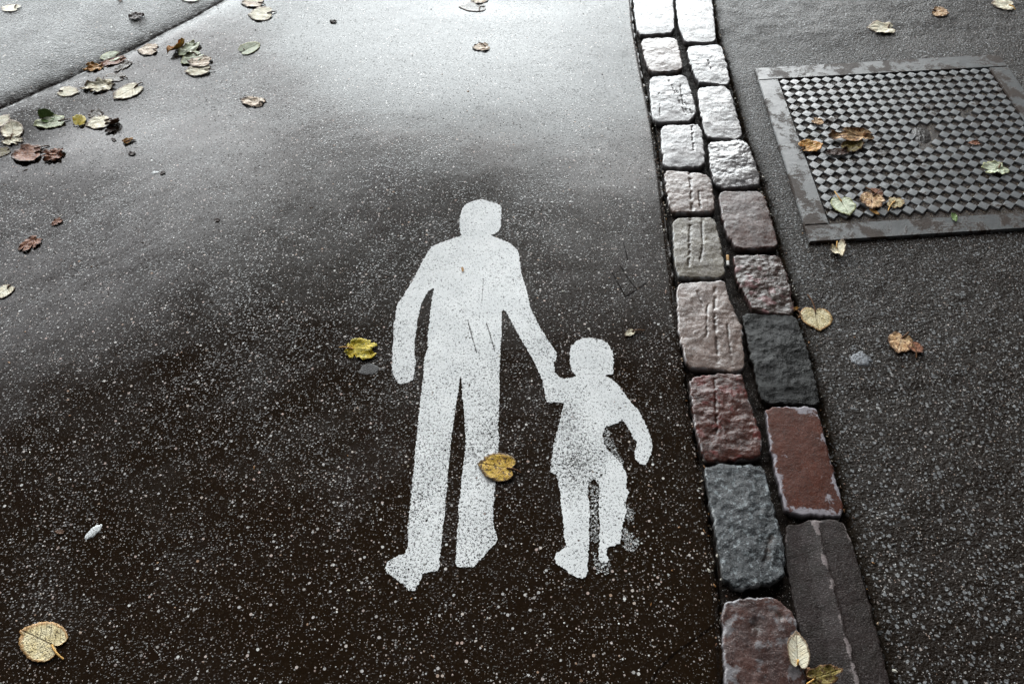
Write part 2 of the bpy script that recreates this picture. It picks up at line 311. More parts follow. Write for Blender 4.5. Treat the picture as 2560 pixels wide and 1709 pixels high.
# ------------------------------------------------------------------ setts
def resample(poly, n, closed=True):
    p = np.asarray(poly, float); q = np.vstack([p, p[:1]]) if closed else p
    L = np.concatenate([[0], np.cumsum(np.linalg.norm(np.diff(q, axis=0), axis=1))])
    t = np.linspace(0, L[-1], n, endpoint=not closed)
    return np.stack([np.interp(t, L, q[:, 0]), np.interp(t, L, q[:, 1])], -1)
def chaikin(p, it=2, k=.2):
    p = np.asarray(p, float)
    for _ in range(it):
        q = np.roll(p, -1, 0); p = np.stack([(1 - k) * p + k * q, k * p + (1 - k) * q], 1).reshape(-1, 2)
    return p
def granite(name, c1, c2, speck, rim, rimamt=.5, rough=.25, dark=.4, bumpd=.0016, sc=1.0, blotch=None, ior=1.42, rimk=.72, rims=34, bsc=30, spec=.5):
    n = N(name); d, c = n.vor(300 * sc); oi = n.n('ShaderNodeObjectInfo').outputs['Random']
    big = n.noise(22 * sc, 4, .6); mid = n.noise(90 * sc, 4, .6)
    col = n.mix(n.ss(big, .35, .65), c1, c2)
    col = n.mix(n.ss(mid, .52, .7, 0, .7), col, tuple(x * dark for x in c1))
    col = n.mix(n.math('MULTIPLY', n.ss(c[0], .55, .6), n.ss(d, .5, .25, 0, .8)), col, speck)
    col = n.mix(n.math('MULTIPLY', n.ss(c[1], .75, .8), n.ss(d, .5, .25, 0, .8)), col, (.015, .012, .011))
    if blotch: col = n.mix(n.ss(n.noise(bsc, 5, .65), .54, .62, 0, .8), col, blotch)
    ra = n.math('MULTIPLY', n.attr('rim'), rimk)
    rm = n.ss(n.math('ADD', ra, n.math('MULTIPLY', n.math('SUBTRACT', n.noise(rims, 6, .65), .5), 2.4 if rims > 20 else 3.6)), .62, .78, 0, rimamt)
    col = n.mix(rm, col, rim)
    gr = n.attr('groove'); col = n.mix(n.math('MULTIPLY', gr, n.ss(n.noise(120, 3), .35, .6, .2, 1.)), col, (.028, .014, .008))
    sd_ = n.attr('side'); col = n.mix(sd_, col, (.016, .011, .008))
    h = n.math('ADD', n.math('MULTIPLY', mid, .7), n.math('MULTIPLY', n.noise(330, 4, .65), 1.3))
    ro = n.math('ADD', n.ss(n.noise(50, 3), .35, .65, rough - .07, rough + .1), n.math('MULTIPLY', sd_, .3))
    n.b.inputs['IOR'].default_value = ior
    return n.fin(col, ro, n.bump(h, bumpd * .5), spec)
G_pale = granite('pale_grey_granite', (.22, .21, .21), (.16, .145, .145), (.45, .44, .43), (.45, .45, .46), .4, .19, bumpd=.0012, ior=1.52)
G_pink = granite('pink_granite', (.19, .135, .112), (.135, .097, .082), (.34, .28, .25), (.42, .40, .40), .7, .20, bumpd=.0012, ior=1.5)
G_grey = granite('grey_granite', (.13, .12, .12), (.19, .17, .165), (.32, .31, .31), (.34, .33, .33), .6, .18, bumpd=.0012, ior=1.6)
G_ochre = granite('ochre_granite', (.15, .125, .09), (.095, .075, .055), (.34, .31, .26), (.40, .41, .41), .8, .24)
G_redbr = granite('red_brown_granite', (.080, .034, .024), (.050, .027, .022), (.13, .075, .06), (.24, .22, .22), .7, .24)
G_purple = granite('purplish_brown_granite', (.085, .042, .034), (.050, .030, .027), (.15, .10, .09), (.22, .21, .22), .8, .26, rims=15, rimk=.9, blotch=(.15, .14, .145))
G_red = granite('dark_red_granite', (.070, .020, .013), (.036, .015, .011), (.13, .06, .045), (.26, .24, .24), .8, .22, blotch=(.12, .024, .020))
G_maroon = granite('purple_brown_granite', (.040, .025, .019), (.062, .038, .030), (.12, .085, .075), (.30, .17, .17), .5, .22, blotch=(.20, .10, .10))
G_black = granite('black_basalt', (.0050, .0046, .0040), (.0095, .0090, .0080), (.022, .021, .020), (.025, .024, .022), .4, .13, .5, .0034, ior=1.40, spec=.2)
G_brick = granite('brick_red_stone', (.080, .021, .0105), (.058, .017, .0095), (.115, .040, .026), (.25, .23, .25), .95, .42, .6, .0016, rimk=.95, rims=15, spec=.3)  # pale lilac rim colour painted in place of wet-film sheen
G_blue = granite('blue_grey_granite', (.014, .016, .018), (.034, .038, .041), (.10, .11, .115), (.33, .34, .34), .7, .25, .45, .0040, blotch=(.21, .235, .245), bsc=75)
G_kerb = granite('dark_grey_kerb_granite', (.027, .018, .0165), (.019, .0135, .011), (.085, .070, .066), (.24, .20, .195), .7, .36, .5, .0030, rimk=.80, rims=16, ior=1.36, spec=.28)
def sett(name, poly, mat, label, seed, top=.010, rough=.0019, pillow=.0025, grooves=(), ridge=None, rim_sides=None, chips=.0035, rimw=.009, cat='paving stone'):
    w0 = np.array([PD(x, y, top) for x, y in poly])
    na, nr = 220, 52
    b = resample(chaikin(w0, 2, .10), na); c = b.mean(0)
    t = np.arange(na) / na * 2 * np.pi
    nrm = b - c; ln = np.linalg.norm(nrm, axis=1, keepdims=True)
    jit = chips * (fbm(b[:, 0], b[:, 1], 55, seed, 3)) + chips * .5 * noise(b[:, 0], b[:, 1], 220, seed + 3)
    b = b + nrm / ln * jit[:, None] + nrm / ln * .0042
    rr = np.concatenate([[1.0, 1.0], 1 - (np.linspace(0, 1, nr) ** 1.3) * .999])
    P = c + (b - c)[None] * rr[:, None, None]
    dist = (1 - rr)[:, None] * ln.T          # distance from the rim, about
    er = .005
    edge = np.where(dist < er, -(1 - np.sqrt(np.clip(1 - (1 - dist / er) ** 2, 0, 1))) * .0045, 0)
    X, Y = P[..., 0], P[..., 1]
    big = fbm(X, Y, 18, seed, 3); sml = fbm(X, Y, 75, seed + 5, 3, .6)
    Z = top + edge + pillow * (1 - rr[:, None] ** 2.5) + rough * big * .75 + rough * .20 * sml
    gr = np.zeros_like(X)
    for pts, wd in grooves:
        q = [PD(x, y, top) for x, y in pts]
        d = np.full(X.shape, 9.)
        for a_, b_ in zip(q[:-1], q[1:]):
            ab = b_ - a_; tt = np.clip(((X - a_[0]) * ab[0] + (Y - a_[1]) * ab[1]) / (ab @ ab), 0, 1)
            d = np.minimum(d, np.hypot(X - a_[0] - tt * ab[0], Y - a_[1] - tt * ab[1]))
        d = np.abs(d + .002 * noise(X, Y, 90, seed + 9)); gr = np.maximum(gr, np.exp(-(d / wd) ** 2) * sst(-.45, .1, noise(X, Y, 45, seed + 12)))
    Z = Z - .0028 * gr
    if ridge:
        q0, q1 = PD(*ridge[0], top), PD(*ridge[1], top); ab = q1 - q0; L = np.hypot(*ab)
        sd_ = ((X - q0[0]) * ab[1] - (Y - q0[1]) * ab[0]) / L     # + to the right
        sd_ = sd_ + .003 * noise(X, Y, 20, seed)
        Z = Z - np.where(sd_ > 0, np.minimum(sd_, .03) * .35, 0) + .002 * np.exp(-(sd_ / .005) ** 2)
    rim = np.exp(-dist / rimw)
    if ridge: rim = np.maximum(rim * .55, .78 * np.exp(-(sd_ / .007) ** 2))
    Z[0] = -.06; Z[1] = -.010
    P[1:2] = P[1:2]; 
    V = np.concatenate([np.stack([X, Y, Z], -1).reshape(-1, 3), [[c[0], c[1], Z[-1].mean()]]])
    nR = len(rr); idx = np.arange(nR * na).reshape(nR, na); nxt = np.roll(idx, -1, 1)
    Fq = np.stack([idx[:-1], nxt[:-1], nxt[1:], idx[1:]], -1).reshape(-1, 4)
    me = mesh_np(name, V, Fq)
    side = np.zeros((nR, na)); side[:2] = 1; side[2] = .5
    one = lambda A, v=0: np.append(A.ravel(), v)
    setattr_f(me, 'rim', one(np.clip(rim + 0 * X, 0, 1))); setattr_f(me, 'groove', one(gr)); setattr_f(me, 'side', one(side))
    o = link(name, me, mat)
    return tag(o, label, cat, 'stone setts between path and pavement')
ST = [
 ([(1452, -34), (1541, -34), (1547, 74), (1463, 80)], G_pale, 'whitish wet sett cut by the top photo edge, left row', dict(rough=.0012)),
 ([(1470, 90), (1551, 86), (1566, 160), (1491, 165)], G_pink, 'small pinkish wet sett, second from the top in the left row', dict()),
 ([(1490, 177), (1574, 173), (1597, 256), (1583, 276), (1499, 279)], G_pale, 'pale sett scored with brown diagonal cracks, left row beside the bright path', dict(grooves=[([(1535, 185), (1550, 215), (1575, 265)], .003), ([(1560, 190), (1568, 240), (1580, 262)], .003), ([(1545, 200), (1590, 262)], .0025), ([(1512, 215), (1515, 265)], .002)])),
 ([(1517, 289), (1607, 286), (1617, 380), (1524, 384)], G_grey, 'smooth grey sett with one dark vertical line, left row', dict(grooves=[([(1588, 290), (1590, 325), (1592, 345)], .003)], rough=.0014)),
 ([(1525, 392), (1575, 394), (1628, 404), (1640, 484), (1540, 485)], G_pink, 'pinkish pale sett split by a double groove, left row above the ochre one', dict(grooves=[([(1582, 392), (1588, 482)], .004), ([(1603, 440), (1608, 484)], .003)])),
 ([(1543, 502), (1638, 500), (1652, 560), (1663, 628), (1642, 636), (1553, 632)], G_ochre, 'ochre and grey sett with two grooves, left of the cigarette butt', dict(grooves=[([(1584, 505), (1580, 610)], .004), ([(1610, 505), (1612, 570), (1606, 600)], .003)])),
 ([(1553, 650), (1662, 645), (1672, 690), (1700, 750), (1707, 842), (1685, 850), (1578, 838), (1560, 760)], G_pink, 'large pale pink granite sett with dark vertical grooves', dict(grooves=[([(1641, 660), (1640, 740), (1646, 800), (1648, 830)], .004), ([(1622, 690), (1622, 770)], .0026), ([(1668, 740), (1680, 840)], .0026), ([(1600, 670), (1612, 700)], .0026)], rough=.0022)),
 ([(1583, 866), (1700, 856), (1718, 925), (1744, 1000), (1741, 1046), (1620, 1056), (1598, 980)], G_red, 'dark crimson granite sett with a glossy wet top', dict(rough=.0036, grooves=[([(1640, 870), (1645, 1000)], .003)])),
 ([(1616, 1074), (1660, 1066), (1752, 1071), (1766, 1140), (1797, 1250), (1797, 1325), (1690, 1347), (1660, 1320), (1640, 1180)], G_blue, 'large blue-grey rough sett with whitish speckle', dict(rough=.0046, grooves=[([(1770, 1230), (1755, 1290)], .006)])),
 ([(1659, 1382), (1775, 1370), (1822, 1412), (1845, 1565), (1855, 1640), (1672, 1640)], G_purple, 'purplish brown sett at the bottom edge under the cream leaf', dict(rough=.0026, grooves=[([(1735, 1425), (1732, 1445)], .009), ([(1775, 1400), (1790, 1412)], .008)])),
 ([(1548, -34), (1629, -34), (1642, 90), (1634, 96), (1572, 96), (1558, 60)], G_pale, 'white glossy sett cut by the top photo edge, right row', dict(rough=.0012)),
 ([(1574, 108), (1654, 102), (1674, 184), (1666, 194), (1600, 187)], G_pale, 'whitish sett with small cracks, second from the top in the right row', dict(grooves=[([(1625, 140), (1632, 160)], .003)])),
 ([(1599, 201), (1671, 198), (1703, 308), (1690, 318), (1620, 314)], G_grey, 'tall pale grey sett with a pinkish lower corner, right row', dict()),
 ([(1625, 326), (1712, 322), (1743, 412), (1735, 424), (1662, 430), (1638, 416)], G_grey, 'silvery humped sett, right row above the reddish one', dict(rough=.004, pillow=.007)),
 ([(1648, 441), (1750, 440), (1783, 556), (1775, 566), (1690, 568), (1668, 530)], G_redbr, 'reddish brown sett nearest the corner of the manhole cover', dict(rough=.0016)),
 ([(1684, 584), (1788, 588), (1800, 625), (1821, 708), (1810, 720), (1730, 712), (1694, 640)], G_maroon, 'purple-brown sett with a broken pink band, above the black one', dict(rough=.0046)),
 ([(1703, 719), (1826, 725), (1850, 800), (1882, 922), (1868, 926), (1748, 920), (1720, 790)], G_black, 'large black rough sett, right of the pale pink one', dict(rough=.004, top=.008)),
 ([(1756, 934), (1872, 935), (1886, 985), (1903, 1060), (1934, 1160), (1926, 1182), (1805, 1174), (1782, 1070)], G_brick, 'flat brick-red stone with lilac-grey wet sheen coloured into its rim', dict(rough=.0009, pillow=.001, rimw=.02)),
 ([(1808, 1198), (1930, 1192), (1952, 1240), (1975, 1320), (2040, 1568), (2062, 1650), (1895, 1650), (1862, 1532), (1845, 1440), (1808, 1290)], G_kerb, 'long dark grey kerbstone with a pale ridge along its length', dict(rough=.0012, pillow=.001, ridge=((1868, 1192), (1985, 1650)))),
]
for i, (poly, mat, lab, kw) in enumerate(ST): sett('kerbstone' if 'kerbstone' in lab else 'stone_sett', poly, mat, lab, 60 + i * 7, **kw)
# ------------------------------------------------------------------ painted figures
def paint_mat():
    n = N('white_road_paint'); we = n.attr('wear'); rg = n.attr('ragged')
    f1 = n.noise(520, 3, .65); f2 = n.noise(190, 3, .6); d, c = n.vor(115); dd, cc = n.vor(210)
    thr = n.ss(we, 0, 1, .415, .60)
    hole = n.ss(n.math('ADD', n.math('MULTIPLY', f1, .6), n.math('MULTIPLY', f2, .4)), n.math('ADD', thr, .03), n.math('SUBTRACT', thr, .03))
    big = n.math('MULTIPLY', n.ss(c[0], n.ss(we, 0, 1, 1.0, .60), n.ss(we, 0, 1, 1.02, .62)), n.ss(d, .34, .24))
    pit = n.math('MULTIPLY', n.ss(cc[0], n.ss(we, 0, 1, .985, .66), n.ss(we, 0, 1, .995, .68)), n.ss(dd, .36, .24))
    hole = n.math('MAXIMUM', hole, n.math('MAXIMUM', big, pit))
    s = None
    for pts, wd in [([z5(872, 870), z5(895, 960), z5(932, 1085)], .003), ([z5(1000, 890), z5(1030, 990), z5(1057, 1082)], .003), ([z5(980, 590), z5(968, 750)], .0022), ([z5(1752, 1000), z5(1753, 1035)], .003)]:
        k = n.ss(n.math('ADD', n.segs(pts), n.math('MULTIPLY', f2, .0035)), wd + .001, wd - .0005); s = k if s is None else n.math('MAXIMUM', s, k)
    hole = n.math('MAXIMUM', hole, n.math('MULTIPLY', s, n.ss(f1, .4, .5)))
    # thin paint lets the grain through
    thin = n.ss(n.noise(650, 2, .6), .50, .64, 0, n.ss(we, 0, 1, .25, 1.0))
    col = n.mix(n.ss(n.noise(14, 4), .3, .7), (.70, .71, .705), (.80, .805, .795)); col = n.mix(thin, col, (.24, .23, .225))
    h = n.math('ADD', n.math('MULTIPLY', f2, .8), n.math('MULTIPLY', f1, .5))
    n.fin(col, n.ss(n.noise(40, 3), .3, .7, .42, .6), n.bump(h, .0005), .4)
    tr = n.n('ShaderNodeBsdfTransparent'); mx = n.n('ShaderNodeMixShader'); n.put(mx.inputs[0], hole)
    n.t.links.new(n.b.outputs[0], mx.inputs[1]); n.t.links.new(tr.outputs[0], mx.inputs[2]); n.t.links.new(mx.outputs[0], n.out.inputs[0])
    return n.m
m_paint = paint_mat()
def unz(l5):  # ('5'|'7', pts) -> native px
    out = []
    for k, pts in l5:
        oy = 480 if k == 5 else 1000
        out += [(850 + x * .3661, oy + y * .3661) for x, y in pts]
    return out
MAN = unz([(5, [(830, 300), (818, 260), (815, 210), (820, 170), (835, 110), (865, 80), (920, 60), (965, 52), (1000, 60), (1050, 72), (1090, 88), (1103, 105), (1100, 170), (1098, 240), (1080, 275), (1050, 288), (1025, 292), (1040, 302), (1100, 325), (1160, 350), (1200, 385), (1220, 415), (1228, 480), (1240, 560), (1265, 640), (1285, 720), (1300, 800), (1340, 870), (1370, 930), (1400, 980), (1430, 1030), (1465, 1075), (1482, 1100), (1475, 1145), (1460, 1165), (1463, 1203), (1346, 1196), (1310, 1130), (1270, 1060), (1240, 1010), (1200, 940), (1165, 880), (1140, 830), (1115, 800), (1103, 830), (1103, 900), (1100, 1000), (1098, 1080), (1092, 1150), (1088, 1250), (1090, 1350), (1088, 1420)]),
 (7, [(1085, 100), (1080, 170), (1085, 250), (1082, 340), (1072, 440), (1062, 560), (1055, 620), (1050, 700), (1045, 780), (1048, 870), (1070, 910), (1077, 940), (1070, 970), (1040, 1000), (1000, 1045), (960, 1090), (915, 1135), (850, 1142), (800, 1138), (788, 1115), (795, 1040), (798, 950), (800, 880), (815, 800), (805, 760), (815, 690), (825, 620), (830, 540), (840, 450), (850, 380), (858, 300), (858, 220), (850, 120), (845, 50), (842, 0)]),
 (5, [(835, 1400), (832, 1300), (822, 1245), (812, 1330), (800, 1400)]),
 (7, [(785, 80), (770, 200), (755, 300), (745, 420), (735, 540), (725, 640), (715, 750), (705, 860), (695, 950), (688, 1020), (680, 1080), (678, 1140), (665, 1165), (620, 1170), (590, 1180), (572, 1175), (560, 1190), (555, 1220), (530, 1260), (510, 1300), (480, 1300), (460, 1285), (420, 1250), (360, 1205), (310, 1165), (315, 1110), (350, 1085), (400, 1060), (445, 1045), (462, 1000), (465, 940), (465, 860), (475, 760), (485, 660), (495, 560), (505, 460), (515, 340), (525, 240), (535, 140), (550, 0)]),
 (5, [(558, 1350), (570, 1250), (575, 1150), (590, 1090), (605, 1060), (597, 1040), (603, 950), (612, 870), (620, 790), (630, 720), (645, 655), (610, 670), (580, 710), (550, 780), (530, 870), (520, 950), (510, 1030), (508, 1110), (518, 1160), (510, 1220), (500, 1280), (470, 1300), (420, 1312), (395, 1300), (365, 1255), (355, 1200), (358, 1100), (365, 1000), (368, 900), (380, 840), (390, 770), (420, 730), (470, 650), (520, 560), (560, 480), (600, 410), (625, 375), (680, 350), (740, 328), (790, 312)])])
CHILD = unz([(5, [(1463, 1192), (1470, 1240), (1510, 1275), (1560, 1272), (1610, 1262), (1612, 1250), (1580, 1220), (1572, 1160), (1570, 1100), (1575, 1060), (1610, 1020), (1660, 1000), (1720, 997), (1780, 1005), (1830, 1035), (1860, 1085), (1868, 1150), (1865, 1240), (1850, 1248), (1805, 1250), (1825, 1265), (1870, 1290), (1910, 1330), (1950, 1390), (1990, 1440)]),
 (7, [(2030, 60), (2070, 130), (2095, 190), (2120, 250), (2135, 310), (2125, 370), (2095, 430), (2075, 445), (2045, 435), (2020, 400), (2010, 360), (2020, 330), (2030, 290), (2000, 260), (1985, 215), (1960, 180), (1925, 125), (1905, 150), (1870, 165), (1815, 180), (1790, 240), (1800, 300), (1850, 360), (1900, 410), (1930, 450), (1950, 490), (1958, 540), (1955, 600), (1975, 630), (1950, 690), (1955, 760), (1930, 850), (1920, 900), (1915, 980), (1850, 1000), (1825, 1010), (1815, 1050), (1835, 1085), (1830, 1110), (1790, 1110), (1768, 1085), (1765, 1020), (1770, 960), (1775, 880), (1770, 800), (1765, 720), (1775, 640), (1770, 580), (1740, 540), (1700, 560), (1690, 600), (1700, 680), (1705, 760), (1700, 860), (1700, 950), (1695, 1050), (1692, 1180), (1670, 1212), (1620, 1215), (1580, 1195), (1530, 1150), (1480, 1120), (1465, 1085), (1475, 1050), (1510, 1025), (1545, 1000), (1535, 950), (1525, 880), (1520, 790), (1510, 700), (1500, 620), (1490, 550), (1480, 510), (1430, 490), (1440, 430), (1450, 370), (1460, 300), (1475, 250), (1490, 190), (1505, 130), (1520, 60)]),
 (5, [(1530, 1440), (1480, 1435), (1430, 1440), (1410, 1430), (1400, 1380), (1390, 1330), (1380, 1280), (1360, 1240), (1341, 1184)])])
ISL = [unz([(7, q)]) for q in (
 [(1930, 870), (1980, 890), (2040, 950), (2055, 980), (2030, 1010), (1990, 1040), (1950, 1030), (1932, 980)],
 [(1965, 700), (2000, 760), (2005, 820), (1962, 840), (1958, 770)],
 [(1730, 1040), (1758, 1060), (1764, 1100), (1790, 1118), (1836, 1114), (1845, 1150), (1820, 1180), (1770, 1175), (1735, 1150)],
 [(1800, 210), (1830, 190), (1850, 225), (1838, 262), (1880, 300), (1905, 330), (1900, 372), (1945, 425), (1930, 440), (1860, 360), (1806, 300)],
 [(1705, 575), (1765, 590), (1768, 640), (1760, 720), (1764, 800), (1768, 880), (1762, 960), (1708, 960), (1708, 860), (1712, 760), (1706, 680)])]
def paint(name, polys, label, wearf, jit=.0030, zoff=.0009):
    V, E, W = [], [], []
    bm = bmesh.new(); la = bm.verts.layers.float.new('wear')
    for poly, ragged in polys:
        w = np.array([PS(u, v, h_path) for u, v in poly]); L = np.linalg.norm(np.diff(np.vstack([w, w[:1]]), axis=0), axis=1).sum()
        b = resample(chaikin(w, 1, .12), int(L / .0022))
        tg = np.roll(b, -1, 0) - np.roll(b, 1, 0); tg /= np.linalg.norm(tg, axis=1, keepdims=True) + 1e-9
        j = jit * (fbm(b[:, 0], b[:, 1], 45, 5, 2) * .22 + .65 * fbm(b[:, 0], b[:, 1], 170, 6, 2, .7)) * (2.5 if ragged else 1)
        b = b + np.stack([tg[:, 1], -tg[:, 0]], -1) * j[:, None]
        x0, y0 = b.min(0); x1, y1 = b.max(0)
        gx, gy = np.meshgrid(np.arange(x0, x1, .012), np.arange(y0, y1, .012)); pts = np.stack([gx.ravel(), gy.ravel()], -1)
        ins = np.zeros(len(pts), bool); n = len(b)                       # keep grid points well inside
        for a in range(n):
            p, q = b[a], b[(a + 1) % n]
            cnd = (p[1] > pts[:, 1]) != (q[1] > pts[:, 1])
            ins ^= cnd & (pts[:, 0] < (q[0] - p[0]) * (pts[:, 1] - p[1]) / (q[1] - p[1] + 1e-12) + p[0])
        pts = pts[ins]; dm = np.array([np.min(np.hypot(b[:, 0] - p[0], b[:, 1] - p[1])) for p in pts]) if len(pts) else np.zeros(0)
        pts = pts[dm > .004] if len(pts) else pts.reshape(0, 2)
        allp = [Vector(p) for p in np.vstack([b, pts])]
        vs, es, fs, *_ = delaunay_2d_cdt(allp, [(i, (i + 1) % n) for i in range(n)], [], 1, 1e-6)
        nv = []
        zs = h_path(np.array([p.x for p in vs]), np.array([p.y for p in vs]))
        for k_, p in enumerate(vs):
            q = bm.verts.new((p.x, p.y, zs[k_] + zoff)); q[la] = .60 if ragged else wearf(p.x, p.y); nv.append(q)
        for f in fs:
            try: bm.faces.new([nv[i] for i in f])
            except ValueError: pass
    bmesh.ops.recalc_face_normals(bm, faces=bm.faces)
    for f in bm.faces:
        f.smooth = True
        if f.normal.z < 0: f.normal_flip()
    be = [e for e in bm.edges if len(e.link_faces) == 1]
    r = bmesh.ops.extrude_edge_only(bm, edges=be)
    for v in r['geom']:
        if isinstance(v, bmesh.types.BMVert): v.co.z -= .004
    bmesh.ops.split_edges(bm, edges=be)
    me = bpy.data.meshes.new(name); bm.to_mesh(me); bm.free()
    return tag(link(name, me, m_paint), label, 'road marking', 'painted figures on the path')
def wman(x, y):
    return .10 + .22 * float(sst(1.6, .9, y)) + .10 * float(noise(x, y, 7, 2))
hc = z7(1600, 300)
def wchild(x, y):
    return .16 + .30 * math.exp(-(((x - hc[0]) / .07) ** 2 + ((y - hc[1]) / .12) ** 2)) + .12 * float(noise(x, y, 9, 6)) + .12 * float(sst(.36, .43, x))
paint('painted_figure', [(MAN, 0)], 'tall white painted adult silhouette holding the small figure by the hand', wman)
paint('painted_figure', [(CHILD, 0)] + [(q, 1) for q in ISL], 'small white painted child silhouette, worn and ragged on its right side', wchild, .0034, .0013)
# ------------------------------------------------------------------ manhole cover
def iron_mat(name, thr, gl=.22, ca=(.07, .07, .07), cb=(.115, .12, .12), sp=.35):
    n = N(name); f = n.noise(220, 4, .6); a = n.math('ADD', n.math('MULTIPLY', n.noise(11, 7, .72, dist=.3), .85), n.math('MULTIPLY', f, .15))
    wet = n.ss(a, thr - .02, thr + .06)
    rust = n.mix(n.noise(70, 4), (.020, .012, .008), (.050, .030, .020))
    col = n.mix(wet, rust, n.mix(n.noise(35, 4), ca, cb))
    ro = n.math('ADD', n.math('MULTIPLY', wet, gl - .55), .55)
    h = n.math('ADD', n.math('MULTIPLY', f, n.math('SUBTRACT', 1.0, n.math('MULTIPLY', wet, .6))), n.math('MULTIPLY', n.noise(40, 3), .8))
    n.b.inputs['IOR'].default_value = 1.75
    return n.fin(col, ro, n.bump(h, .0009), n.math('ADD', n.math('MULTIPLY', wet, sp), .15))
m_frame = iron_mat('wet_cast_iron', .47, .30)
m_tread = iron_mat('worn_tread_iron', .40, .22, (.13, .133, .136), (.20, .205, .21), .6)
def lidbase_mat():
    n = N('gritty_lid_floor'); d, c = n.vor(380)
    col = n.mix(n.noise(30, 4), (.012, .0065, .0035), (.040, .022, .012)); col = n.mix(n.math('MULTIPLY', n.ss(c[0], .90, .91), n.ss(d, .45, .25)), col, (.45, .36, .22))
    return n.fin(col, .40, n.bump(n.noise(300, 4), .003), .25)
m_lid = lidbase_mat()
ZT = .008
oTL, oTR, oBL = P0(1887, 170, ZT), P0(2499, 135, ZT), P0(2024, 604, ZT)
iTL, iTR, iBL = P0(1945, 197, ZT), P0(2472, 168, ZT), P0(2073, 559, ZT)
iBR = iTR + iBL - iTL; oBR = oTR + oBL - oTL
mh = bpy.data.objects.new('manhole_cover', None); C.objects.link(mh); o0 = (oTL + oBR) / 2; mh.location = (*o0, 0)
tag(mh, 'rectangular cast iron cover with diamond tread plate set in the right pavement', 'manhole cover')
def bar(pts, name='frame_bar', chamf=None):
    bm = bmesh.new(); p = [Vector((q[0] - o0[0], q[1] - o0[1], ZT)) for q in pts]
    f = bm.faces.new([bm.verts.new(q) for q in p]); f.normal_update()
    if f.normal.z < 0: f.normal_flip()
    r = bmesh.ops.extrude_face_region(bm, geom=[f])
    for v in r['geom']:
        if isinstance(v, bmesh.types.BMVert): v.co.z -= 0
    bot = [v for v in bm.verts if v not in [x for x in r['geom'] if isinstance(x, bmesh.types.BMVert)]]
    for v in bot: v.co.z = -.03
    bmesh.ops.recalc_face_normals(bm, faces=bm.faces)
    bmesh.ops.bevel(bm, geom=[e for e in bm.edges if e.verts[0].co.z > 0 and e.verts[1].co.z > 0], offset=.0022, segments=2, affect='EDGES')
    me = bpy.data.meshes.new(name); bm.to_mesh(me); bm.free(); o = link(name, me, m_frame, mh); return o
lerp = lambda a, b, t: a + (b - a) * t
gapd = (oBL - oTL) / np.linalg.norm(oBL - oTL) * .0012
du = (oTR - oTL) / np.linalg.norm(oTR - oTL); dv = gapd / .0012
tl_in = oTL + dv * (np.dot(iTL - oTL, dv)); ch = .03
# top bar runs through, side bars butt against it
def ix(p, d, q, e):   # intersection of p+s d and q+t e
    M = np.array([d, -e]).T; s = np.linalg.solve(M, q - p); return p + d * s[0]
aL = ix(iTL, iTR - iTL, oTL, oBL - oTL); aR = ix(iTL, iTR - iTL, oTR, oBR - oTR)
bL = ix(iBL, iBR - iBL, oTL, oBL - oTL); bR = ix(iBL, iBR - iBL, oTR, oBR - oTR)
bar([oTL, oTR - du * ch, oTR - du * ch * .3 + dv * .006, oTR + dv * ch * .8, aR, aL])
bar([aL + gapd, iTL + gapd, iBL - gapd, bL - gapd]); bar([iTR + gapd, aR + gapd, bR - gapd, iBR - gapd]); bar([bL, bR, oBR, oBL])
inset = .004
def LP(u, v): return iTL + (iTR - iTL) * u + (iBL - iTL) * v
def lid():
    nx, ny = 120, 110; u = np.linspace(.006, .994, nx); v = np.linspace(.006, .994, ny); U, Vv = np.meshgrid(u, v)
    X = iTL[0] + (iTR - iTL)[0] * U + (iBL - iTL)[0] * Vv - o0[0]; Y = iTL[1] + (iTR - iTL)[1] * U + (iBL - iTL)[1] * Vv - o0[1]
    Z = .0022 + .0006 * fbm(X, Y, 40, 3, 3)
    return link('lid_plate', mesh_np('lid_plate', np.stack([X, Y, Z], -1).reshape(-1, 3), gridfaces(ny, nx)[:, ::-1]), m_lid, mh)
lidp = lid()
cu, cv = .53, .475     # worn lock in the middle
